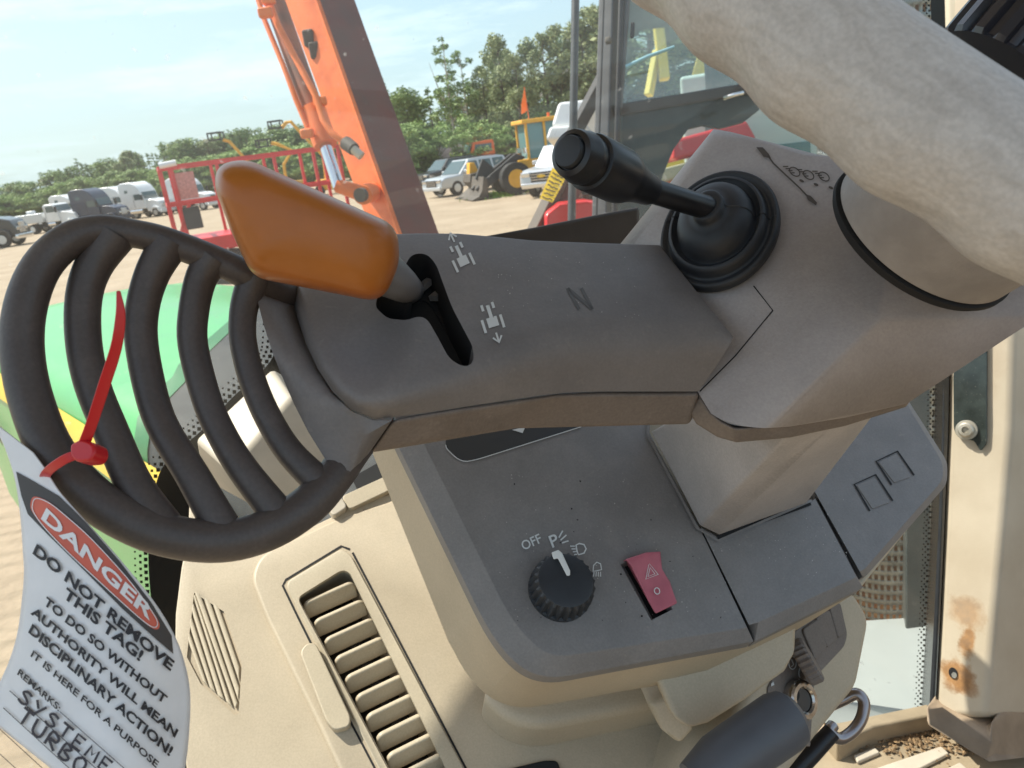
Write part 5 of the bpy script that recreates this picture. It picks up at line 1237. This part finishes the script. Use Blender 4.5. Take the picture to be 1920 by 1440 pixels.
# cab frame
m_cabf = mat('dark_grey_cab_frame', (.075, .075, .078), .45, var=.15, vscale=12)
m_seal = mat('black_seal', (.012, .012, .013), .5)
def cbar(name, a, b, w, m, h=None): return MB().bar(W(*a), W(*b), w, h).build(name, m, exc, local=False, bevel=.01)
dq = lambda x: 4.2+(x-1130)*.0008
cbar('cab_post', (1146, -150, 4.2), (1126, 470, 4.2), .085, m_cabf)
cbar('cab_post', (1164, -150, 4.28), (1146, 470, 4.28), .07, m_cabf)
cbar('post_seal', (1137, -150, 4.12), (1116, 470, 4.12), .012, m_seal)
cbar('post_seal', (1170, -150, 4.14), (1150, 470, 4.14), .03, m_seal)
cbar('window_frame', (1186, -150, 4.16), (1160, 205, 4.16), .035, m_cabf)
cbar('cab_rail', (1150, 208, 4.2), (1800, 100, 4.7), .062, m_seal)
cbar('cab_post', (1800, -200, 4.7), (1790, 480, 4.7), .09, m_cabf)
cbar('cab_rail', (1120, 480, 4.2), (1800, 440, 4.7), .09, m_cabf)
cbar('cab_rail', (1150, -140, 4.2), (1800, -200, 4.7), .09, m_cabf)
cbar('hinge_bolt', (1141, 70, 4.08), (1141, 82, 4.08), .035, m_steel)
# rear posts and roof make the cab a real box
bx_ = (M @ Vector((.25, .0, -1.5)))
for a in ((1150, -140, 4.2), (1800, -200, 4.7)):
    MB().bar(W(*a), W(*a)+bx_, .09).build('cab_rail', m_cabf, exc, local=False)
for a, b in (((1150, -140, 4.2), (1126, 470, 4.2)), ((1800, -200, 4.7), (1790, 480, 4.7))): MB().bar(W(*a)+bx_, W(*b)+bx_, .09).build('cab_post', m_cabf, exc, local=False)
V = [W(1130, -170, 4.15), W(1820, -230, 4.65), W(1820, -230, 4.65)+bx_, W(1130, -170, 4.15)+bx_]
obj('cab_roof', V+[p+Vector((0, 0, .1)) for p in V], loft_faces(4, 2), m_cabf, exc, bevel=.03)
gl_t = glass_mat('cab_glass', (.75, .90, .84), .36, (.58, .78, .70), .20, 30, .15)  # strong mint dust film also paints in the pane's bright reflected wash
low_t = glass_mat('lower_cab_glass', (.80, .90, .85), .03, (.62, .70, .64), .03, 30, .15)
obj('upper_pane', [W(1180, -150, 4.19), W(1800, -200, 4.68), W(1800, 96, 4.68), W(1162, 202, 4.19)], [(0, 1, 2, 3)], gl_t, exc)
obj('lower_pane', [W(1150, 214, 4.2), W(1800, 106, 4.69), W(1800, 440, 4.69), W(1140, 470, 4.2)], [(0, 1, 2, 3)], low_t, exc)
dpo = [(1150, 214), (1440, 166), (1424, 205), (1395, 228), (1350, 240), (1318, 234), (1292, 240), (1264, 278), (1242, 330), (1222, 410), (1215, 470), (1140, 470)]
V = [W(x, y, 4.30+(x-1150)*.0008) for x, y in dpo]
obj('door_panel', V+[p+(M @ Vector((0, 0, -.03))) for p in V], loft_faces(len(V), 2), mat('dusty_dark_panel', (.02, .023, .022), .5, var=.3, vscale=9, spots=.35), exc)
tube('door_handle', [W(1358, 184, 4.2), W(1375, 178, 4.15), W(1392, 174, 4.2)], [.012]*3, m_chr, exc, seg=8)
cbar('handle_recess', (1187, 42, 4.13), (1185, 72, 4.13), .022, m_seal)
tube('wiper', [W(1174, 126, 4.1), W(1215, 106, 4.08), W(1264, 88, 4.08)], [.012, .01, .008], mat('pale_blue_wiper', (.25, .45, .5), .4), exc, seg=8)
sm = MB().box(-.28, .28, -.08, .08, -.1, .75); sc0 = W(1400, 160, 5.3); sm.V = [v+sc0 for v in sm.V]; sm.build('seat_back', m_cabf, exc, local=False, bevel=.06)

# machines seen through and beside that cab
yx = thing('yellow_excavator', 'yellow excavator arm seen through the upper cab glass', 'excavator', (0, 0, 0)); c0 = FAR(1300, 15); yx.location = c0
dY = 15
def yb(name, a, b, w): return MB().bar(W(*a), W(*b), w).build(name, m_ylw, yx, local=False, bevel=.03)
m_ylw = mat('lemon_yellow_paint', (.75, .55, .06), .45, var=.1, vscale=2)
yb('arm', (1222, -60, dY), (1246, 150, dY), .2); yb('arm', (1232, 95, dY), (1216, 180, dY), .15); yb('bucket_link', (1300, -40, dY), (1240, 20, dY), .25)
V = [W(1314, 84, dY), W(1330, 155, dY), (W(1294, 158, dY))]
obj('boom_end', V+[p+(M @ Vector((.05, 0, -.5))) for p in V], loft_faces(3, 2), m_ylw, yx, bevel=.04)
yb('boom', (1420, -60, dY+1), (1560, 230, dY+1), .5)
for s in (0, 1): 
    mm = MB().box(-1.5, 1.5, -.3+s*2.2, .3+s*2.2, .02, .9); mm.V = [v+c0 for v in mm.V]; mm.build('track', m_chassis, yx, local=False, bevel=.2)
mm = MB().box(-1.3, 1.3, -.2, 2.2, .95, 2.3); mm.V = [v+c0 for v in mm.V]; mm.build('body', m_ylw, yx, local=False, bevel=.1)
ri = thing('red_implement', 'red implement hood behind the lower cab glass', 'farm implement', (0, 0, 0)); c0 = W(1300, 330, 8.5); ri.location = (c0.x, c0.y, 0)
V = [W(1262, 262, 8.5), W(1400, 225, 9.2), W(1420, 262, 9.2), W(1262, 302, 8.5)]
obj('hood', V+[p+(M @ Vector((.1, .25, -1.0))) for p in V], loft_faces(4, 2), m_red, ri, bevel=.05)
V = [W(1232, 318, 8.3), W(1420, 268, 9.1), W(1420, 290, 9.1), W(1232, 345, 8.3)]
obj('frame_beam', V+[p+(M @ Vector((.1, .1, -.8))) for p in V], loft_faces(4, 2), mat('beige_beam', (.42, .36, .24), .6), ri, bevel=.03)
V = [W(1222, 345, 8.3), W(1420, 295, 9.1), W(1420, 420, 9.1), W(1212, 420, 8.3)]
obj('lower_body', V+[p+(M @ Vector((.1, .1, -.9))) for p in V], loft_faces(4, 2), m_otr, ri, bevel=.05)
mm = MB().box(-.9, 1.2, 0, 1.0, .25, 1.5); mm.V = [v+Vector((c0.x+.4, c0.y, 0)) for v in mm.V]; mm.build('chassis', m_chassis, ri, local=False)
for x in (-.5, 1.2): 
    t = MB().cyl((c0.x+x, c0.y-.1, .45), (c0.x+x, c0.y+.2, .45), .45).build('wheel', m_tyre, None); par(t, ri)
wb = thing('white_service_truck', 'white service truck body behind the cab glass with dark side panels', 'truck', (0, 0, 0)); c0 = FAR(1520, 11); wb.location = c0; wb.rotation_euler.z = R(-22)
MB().box(-1.6, 2.6, 0, 2.2, .9, 3.1).build('box_body', mat('pale_mint_white', (.55, .63, .60), .4, var=.05, vscale=2), wb, bevel=.05)
for x0, x1, z0, z1 in ((-1.3, -1.05, 1.5, 2.9), (-.6, .0, 1.5, 2.1), (.35, .9, 1.4, 2.3), (1.2, 1.9, 1.5, 2.6)): MB().box(x0, x1, -.02, .02, z0, z1).build('side_panel', m_teal, wb)
MB().box(-1.0, -.85, -.03, .0, 2.3, 2.9).build('marker_strip', m_red, wb)
for x in (-1.0, 2.0): wheel(wb, x, .3, .45, .3); wheel(wb, x, 1.9, .45, .3)
MB().box(-1.5, 2.5, .2, 2.0, .4, .9).build('chassis', m_chassis, wb)
# white machine with a dark jib, behind the rod
wm = thing('white_crane_truck', 'white crane housing with dark slanted jib behind the upright rod', 'crane', (0, 0, 0)); c0 = FAR(1080, 22); wm.location = c0
V = [W(1046, 190, 22), W(1106, 184, 22), W(1096, 236, 22), W(1032, 238, 22)]
obj('crane_housing', V+[p+(M @ Vector((.6, .1, -2.0))) for p in V], loft_faces(4, 2), m_vwhite, wm, bevel=.12)
V = [W(1030, 236, 21.5), W(1100, 232, 21.5), W(1090, 262, 21.5), W(1022, 262, 21.5)]
obj('lower_housing', V+[p+(M @ Vector((.6, .1, -2.0))) for p in V], loft_faces(4, 2), m_vwhite, wm, bevel=.1)
MB().bar(W(1135, 140, 20), W(1066, 270, 20), .32).build('jib', m_chassis, wm, local=False, bevel=.03)
mm = MB().box(.2, 3.5, 1, 3.2, .5, 2.2); mm.V = [v+c0 for v in mm.V]; mm.build('carrier', m_chassis, wm, local=False)
for x in (.8, 3.0):
    t = MB().cyl((c0.x+x, c0.y+.8, .5), (c0.x+x, c0.y+1.2, .5), .5).build('wheel', m_tyre, None); par(t, wm)
# red and dark attachment with yellow warning label
at_ = thing('mower_attachment', 'red and black attachment with yellow warning label on its slanted beam', 'attachment', (0, 0, 0)); c0 = W(1080, 420, 6.4); at_.location = (c0.x, c0.y, 0)
m_brd = mat('dark_red_steel', (.16, .03, .03), .55, var=.3, vscale=8)
MB().bar(W(1000, 440, 6.2), W(1066, 305, 6.5), .10, .10).build('beam', m_steel, at_, local=False, bevel=.01)
MB().bar(W(1032, 440, 6.3), W(1108, 280, 6.7), .12, .12).build('beam', m_brd, at_, local=False, bevel=.01)
LB = Pl(W(1040, 345, 6.05), M @ Vector((-.2, .1, 1)))
lb = [(1012, 372), (1036, 314), (1064, 328), (1036, 380)]
mb = MB(); area(mb, lambda x, y: LB.at(x, y), lb); lab = mb.build('warning_label', mat('label_yellow', (.85, .55, .02), .5), at_, local=False)
mb = MB(); rq = random.Random(5)
for k in range(7):
    t0 = .08+k*.13; pts = []
    for i in range(9):
        u = .12+.76*i/8; L0 = Vector(lb[0]).lerp(Vector(lb[1]), t0); R0 = Vector(lb[3]).lerp(Vector(lb[2]), t0); q = L0.lerp(R0, u); pts.append((q.x, q.y+rq.uniform(-1.4, 1.4)))
    stroke(mb, lambda x, y: LB.at(x, y, .006), pts, 2.4)
o = mb.build('label_print', m_ink, None); par(o, lab)
V = [W(1022, 402, 6.0), W(1050, 382, 6.0), W(1100, 376, 6.1), W(1150, 384, 6.2), W(1150, 440, 6.2), W(1022, 440, 6.0)]
obj('red_cover', V+[p+(M @ Vector((0, .2, -.7))) for p in V], loft_faces(6, 2), mat('bright_red_paint', (.70, .022, .022), .35, coat=.4), at_, bevel=.03)
mm = MB()
for k in range(14):
    a = W(rq.uniform(1050, 1140), rq.uniform(310, 385), rq.uniform(6.4, 7.2)); b = W(rq.uniform(1050, 1140), rq.uniform(330, 430), rq.uniform(6.4, 7.2)); mm.bar(a, b, rq.uniform(.02, .07))
mm.build('linkage', mat('grimy_mechanism', (.14, .10, .08), .5, metal=.4, var=.5, vscale=10), at_, local=False)
for x in (-.2, .5):
    mm = MB().box(x, x+.12, 0, .12, 0.02, 1.5); mm.V = [v+Vector((c0.x, c0.y+.4, 0)) for v in mm.V]; mm.build('support_leg', m_chassis, at_, local=False)
# far boom lifts
def boomlift(label, pts, basket, dist, paint):
    t = thing('boom_lift', label, 'boom lift', (0, 0, 0), 0, 'boom lifts by the tree line'); b0 = FAR(pts[0][0], dist); t.location = b0
    sc_ = lambda p: (lambda r: CAM + r*(dist/math.hypot(r.x, r.y)))(RAY(*p))
    m = MB().tube([sc_(p) for p in pts], dist*.0021, 6); m.build('boom', paint, t, local=False)
    c = sc_(basket); s = dist*.007
    mm = MB()
    for z in (0, s*1.1):
        for a, b in (((-s, -s), (s, -s)), ((s, -s), (s, s)), ((s, s), (-s, s)), ((-s, s), (-s, -s))): mm.bar(c+Vector((*a, z)), c+Vector((*b, z)), s*.2)
    for a in ((-s, -s), (s, -s), (s, s), (-s, s)): mm.bar(c+Vector((*a, 0)), c+Vector((*a, s*1.1)), s*.2)
    mm.build('basket', m_chassis if paint is m_yel else m_red, t, local=False)
    mm = MB().box(-1.2, 1.2, -1, 1, .4, 1.4); mm.V = [v+b0 for v in mm.V]; mm.build('chassis', paint, t, local=False, bevel=.1)
    for x in (-.9, .9):
        w_ = MB().cyl((b0.x+x, b0.y-1.15, .45), (b0.x+x, b0.y-.8, .45), .45).build('wheel', m_tyre, None); par(w_, t)
boomlift('boom lift with yellow folded boom and high basket, nearest the orange cylinder', [(612, 340), (606, 292), (570, 255), (545, 228), (536, 230), (528, 240)], (518, 240), 75, m_yel)
boomlift('boom lift with orange basket and pale jib behind the platform rail', [(536, 335), (532, 308), (548, 282), (520, 270), (508, 268)], (495, 275), 90, m_yel)
boomlift('boom lift with thin straight yellow boom left of the orange grip', [(480, 350), (462, 300), (430, 265), (418, 262)], (406, 262), 95, m_yel)
# sheeted machines behind the rail
for k, (px, py, col_, lab) in enumerate(((590, 345, m_red, 'red compact machine behind the right end of the platform rail'), (462, 352, m_vwhite, 'white van behind the orange grip and platform rail'))):
    boxy('compact_machine' if k == 0 else 'van', lab, 'machine' if k == 0 else 'van', px, py, -25, (3.2 if k == 0 else 5.2, 1.9, 1.7, .5), col_)

# ================================================================== trees
m_bark = mat('bark', (.14, .11, .085), .9, var=.3, vscale=6)
m_birch = mat('birch_bark', (.42, .38, .33), .85, var=.3, vscale=3)
def leaf_mat(name, c, c2): 
    m = mat(name, c, .6, col2=c2, vscale=.55, spec=.25, vdetail=3)
    return m
LM = {'dark': leaf_mat('foliage_dark', (0.142, 0.212, 0.083), (0.283, 0.378, 0.142)), 'mid': leaf_mat('foliage_mid', (0.153, 0.224, 0.083), (0.295, 0.378, 0.142)), 'light': leaf_mat('foliage_light', (0.189, 0.283, 0.088), (0.342, 0.448, 0.153)), 'pine': leaf_mat('foliage_pine', (0.201, 0.242, 0.118), (0.366, 0.401, 0.201))}
def leaves(clumps, n, size, rq, flat=.5):
    V = []; F = []
    tot = sum(c[3]**2 for c in clumps)
    for cx, cy_, cz, cr, fz in clumps:
        k = max(6, int(n*cr*cr/tot))
        for _ in range(k):
            d = Vector((rq.gauss(0, 1), rq.gauss(0, 1), rq.gauss(0, 1))).normalized()*cr*(rq.random()**.45)
            c = Vector((cx+d.x, cy_+d.y, cz+d.z*fz)); s = size*rq.uniform(.5, 1.3)
            u = Vector((rq.gauss(0, 1), rq.gauss(0, 1), rq.gauss(0, flat))).normalized(); w = Vector((rq.gauss(0, 1), rq.gauss(0, 1), rq.gauss(0, 1))); v = (w-u*w.dot(u)).normalized()
            i = len(V); V += [c-u*s, c+v*s*.45, c+u*s, c-v*s*.45]; F.append((i, i+1, i+2, i+3))
    return V, F
def tree_proto(kind, seed):
    """unit-height tree (height 10 m)"""
    rq = random.Random(seed); cl = []; br = MB(); H = 10
    lean = rq.uniform(-.25, .25)
    if kind == 'pine':
        br.tube([(0, 0, 0), (lean*.3, 0, 3), (lean*.8, 0, 6.5), (lean, 0, 9.4)], [.16, .13, .09, .02], 7)
        for k in range(44):
            z = rq.uniform(3.0, 9.7); w = (1.9 if z < 7.5 else 1.9*(10.1-z)/2.6)*rq.uniform(.35, 1); a = rq.uniform(0, 6.3)
            x, y = math.cos(a)*w+lean*z/10, math.sin(a)*w; cl.append((x, y, z, rq.uniform(.5, .95), .65)); br.tube([(lean*z/10, 0, z-.5), (x, y, z)], [.05, .015], 4)
        n, s = 5200, .17
    elif kind == 'spruce':
        br.tube([(0, 0, 0), (0, 0, 9.8)], [.15, .02], 6)
        for k in range(15):
            z = .9+k*.6; w = max(.12, 1.75*(1-(z-.5)/9.6))
            for j in range(max(3, int(w*5))):
                a = rq.uniform(0, 6.3); q = w*rq.uniform(.45, 1); cl.append((math.cos(a)*q, math.sin(a)*q, z-.15*q+rq.uniform(-.2, .2), max(.22, w*.34), .6))
        cl.append((0, 0, 9.7, .16, 2)); n, s = 4600, .16
    elif kind == 'birch':
        br.tube([(0, 0, 0), (lean*.5, 0, 4), (lean, .1, 7), (lean*1.4, .1, 9.7)], [.11, .085, .05, .012], 7); br.tube([(lean*.5, 0, 4), (.5, .1, 6), (.9, .2, 8)], [.05, .04, .01], 5)
        for k in range(34):
            z = rq.uniform(3.6, 9.8); w = rq.uniform(.1, 1.25)*(1 if z < 8 else .6); a = rq.uniform(0, 6.3)
            x, y = math.cos(a)*w+lean*z/9, math.sin(a)*w; cl.append((x, y, z, rq.uniform(.2, .42), .8)); br.tube([(lean*z/9, 0, z-.5), (x, y, z)], [.025, .008], 4)
        n, s = 1500, .14
    else:
        br.tube([(0, 0, 0), (lean*.4, 0, 3), (lean, 0, 6)], [.18, .13, .06], 7)
        for k in range(46):
            z = rq.uniform(.9, 9.3); w = 2.4*math.sin(math.pi*min(1, max(0, (z-.3)/10.2)))**.7*rq.uniform(.3, 1); a = rq.uniform(0, 6.3)
            x, y = math.cos(a)*w, math.sin(a)*w; cl.append((x, y, z, rq.uniform(.55, 1.15), .8)); br.tube([(lean*.6, 0, min(z, 5)*.8), (x, y, z)], [.05, .015], 4)
        n, s = 5200, .19
    V, F = leaves(cl, n, s, rq)
    return V, F, br
PROTO = {}
spec_ = {'pine': ('pine', m_bark), 'spruce': ('dark', m_bark), 'birch': ('mid', m_birch), 'decid': ('mid', m_bark), 'bright': ('light', m_bark)}
def proto(kind, i):
    if (kind, i) not in PROTO:
        V, F, br = tree_proto('decid' if kind == 'bright' else kind, hash((len(kind), i)) % 1000)
        o1 = obj('crown', V, F, LM[spec_[kind][0]]); o2 = br.build('trunk', spec_[kind][1], smooth=True, angle=80)
        PROTO[(kind, i)] = (o1.data, o2.data); bpy.data.objects.remove(o1); bpy.data.objects.remove(o2)
    return PROTO[(kind, i)]
NMAP = {'pine': 'pine_tree', 'spruce': 'spruce_tree', 'birch': 'birch_tree', 'decid': 'broadleaf_tree', 'bright': 'broadleaf_tree'}
def tree(kind, i, px, py_top, dist, wid, label, group, py_ref=None):
    loc = FAR(px, dist, py_top); h = ztop(px, py_top, dist)
    t = thing(NMAP[kind], label, 'tree', loc, rq3.uniform(0, 6.3), group)
    for nm, me in zip(('crown', 'trunk'), proto(kind, i)):
        o = bpy.data.objects.new(nm, me); COL.objects.link(o); o.parent = t
    t.scale = (h/10*wid, h/10*wid, h/10); return t
rq3 = random.Random(11)
gR = 'trees of the wood behind the yard'
tree('birch', 0, 822, 58, 80, 1.1, 'tall thin pale-trunked tree standing above the trees behind the boom', None)
tree('birch', 1, 860, 95, 82, 1.15, 'airy light-trunked tree just right of the tallest thin tree', None)
tree('pine', 0, 930, 62, 78, .75, 'tall pine with bare lower trunk behind the wheel loader cab', None)
big = [(985, 72, 'pine', 1), (1012, 58, 'pine', 2), (1050, 60, 'decid', 0), (1085, 30, 'pine', 0), (1118, 10, 'pine', 1), (900, 120, 'pine', 2), (960, 100, 'pine', 1), (1040, 42, 'pine', 2), (1065, 55, 'pine', 1), (1100, 8, 'pine', 2), (945, 88, 'pine', 2), (915, 92, 'pine', 1)]
for px, py, k, i in big: tree(k, i, px, py, rq3.uniform(74, 86), rq3.uniform(.62, .9), 'tall mixed tree among the pines right of the boom', gR+' right')
for k in range(26):
    px = 690+k*18+rq3.uniform(-6, 6); py = (135 if px < 760 else 170 if px < 880 else 150)+rq3.uniform(-15, 40)
    if px > 1040: py = rq3.uniform(40, 110)
    kd = rq3.choice(['spruce', 'decid', 'decid', 'spruce', 'pine']); tree(kd, rq3.randint(0, 2), px, py, rq3.uniform(84, 100), rq3.uniform(1.0, 1.35), 'dense dark tree in the wood behind the parked vehicles', gR+' middle')
for k in range(22):
    px = 700+k*22+rq3.uniform(-6, 6); py = rq3.uniform(205, 250); tree(rq3.choice(['bright', 'bright', 'spruce']), rq3.randint(0, 2), px, py, rq3.uniform(66, 74), rq3.uniform(1.2, 1.8), 'low bright green young tree at the wood edge behind the vehicles', gR+' edge')
for k in range(14):
    px = 1150+k*48; tree(rq3.choice(['pine', 'decid']), rq3.randint(0, 2), px, rq3.uniform(-120, 20), rq3.uniform(70, 90), 1.4, 'tall tree behind the black framed excavator cab', gR+' far right')
prof_ = [(-120, 378), (0, 354), (60, 346), (110, 322), (140, 308), (165, 318), (185, 312), (240, 290), (330, 272), (400, 262), (450, 250), (520, 242), (600, 240), (700, 200), (760, 180)]
def topat(x):
    for a, b in zip(prof_, prof_[1:]):
        if a[0] <= x <= b[0]: return a[1]+(b[1]-a[1])*(x-a[0])/(b[0]-a[0])
    return prof_[-1][1]
x = -90
while x < 760:
    d = 230-(x+90)*.12+rq3.uniform(-8, 8)
    kd = rq3.choice(['decid', 'spruce', 'pine', 'decid', 'spruce']); w = rq3.uniform(1.1, 1.6)
    tree(kd, rq3.randint(0, 2), x, topat(x)+rq3.uniform(-14, 6), d, w*1.15, 'distant tree in the long tree line beyond the trucks', gR+' left')
    x += rq3.uniform(6, 11)
x = -90
while x < 760:
    tree(rq3.choice(['bright', 'decid', 'bright']), rq3.randint(0, 2), x, topat(x)+ (388-x*.135-topat(x))*rq3.uniform(.30, .55), 200-(x+90)*.11, rq3.uniform(1.8, 2.6), 'bright green low tree at the foot of the long tree line', gR+' foot')
    x += rq3.uniform(11, 18)
# fallen grey trunk leaning in the wood
ft = thing('fallen_trunk', 'grey leaning dead trunk at the wood edge above the motorhome', 'dead tree', FAR(790, 68).to_tuple())
tube('dead_trunk', [CAM + RAY(812, 285)*66, CAM + RAY(776, 235)*68], [.16, .08], m_birch, ft, seg=8)
# grass patch
mb = MB(); 
c = G(945, 364)
for k in range(2600):
    p = c + Vector((rq3.gauss(0, .7), rq3.gauss(0, .9), 0)); h = rq3.uniform(.06, .2); a = rq3.uniform(0, 6.3)
    u = Vector((math.cos(a), math.sin(a), 0))*.03; mb.add([p-u, p+u, p+Vector((rq3.uniform(-.06, .06), rq3.uniform(-.06, .06), h))], [(0, 1, 2)])
o = mb.build('grass_patch', mat('grass', (.20, .32, .05), .8, var=.3, vscale=1)); tag(o, 'small patch of green grass on the dirt by the loader wheel', 'grass', kind='stuff')
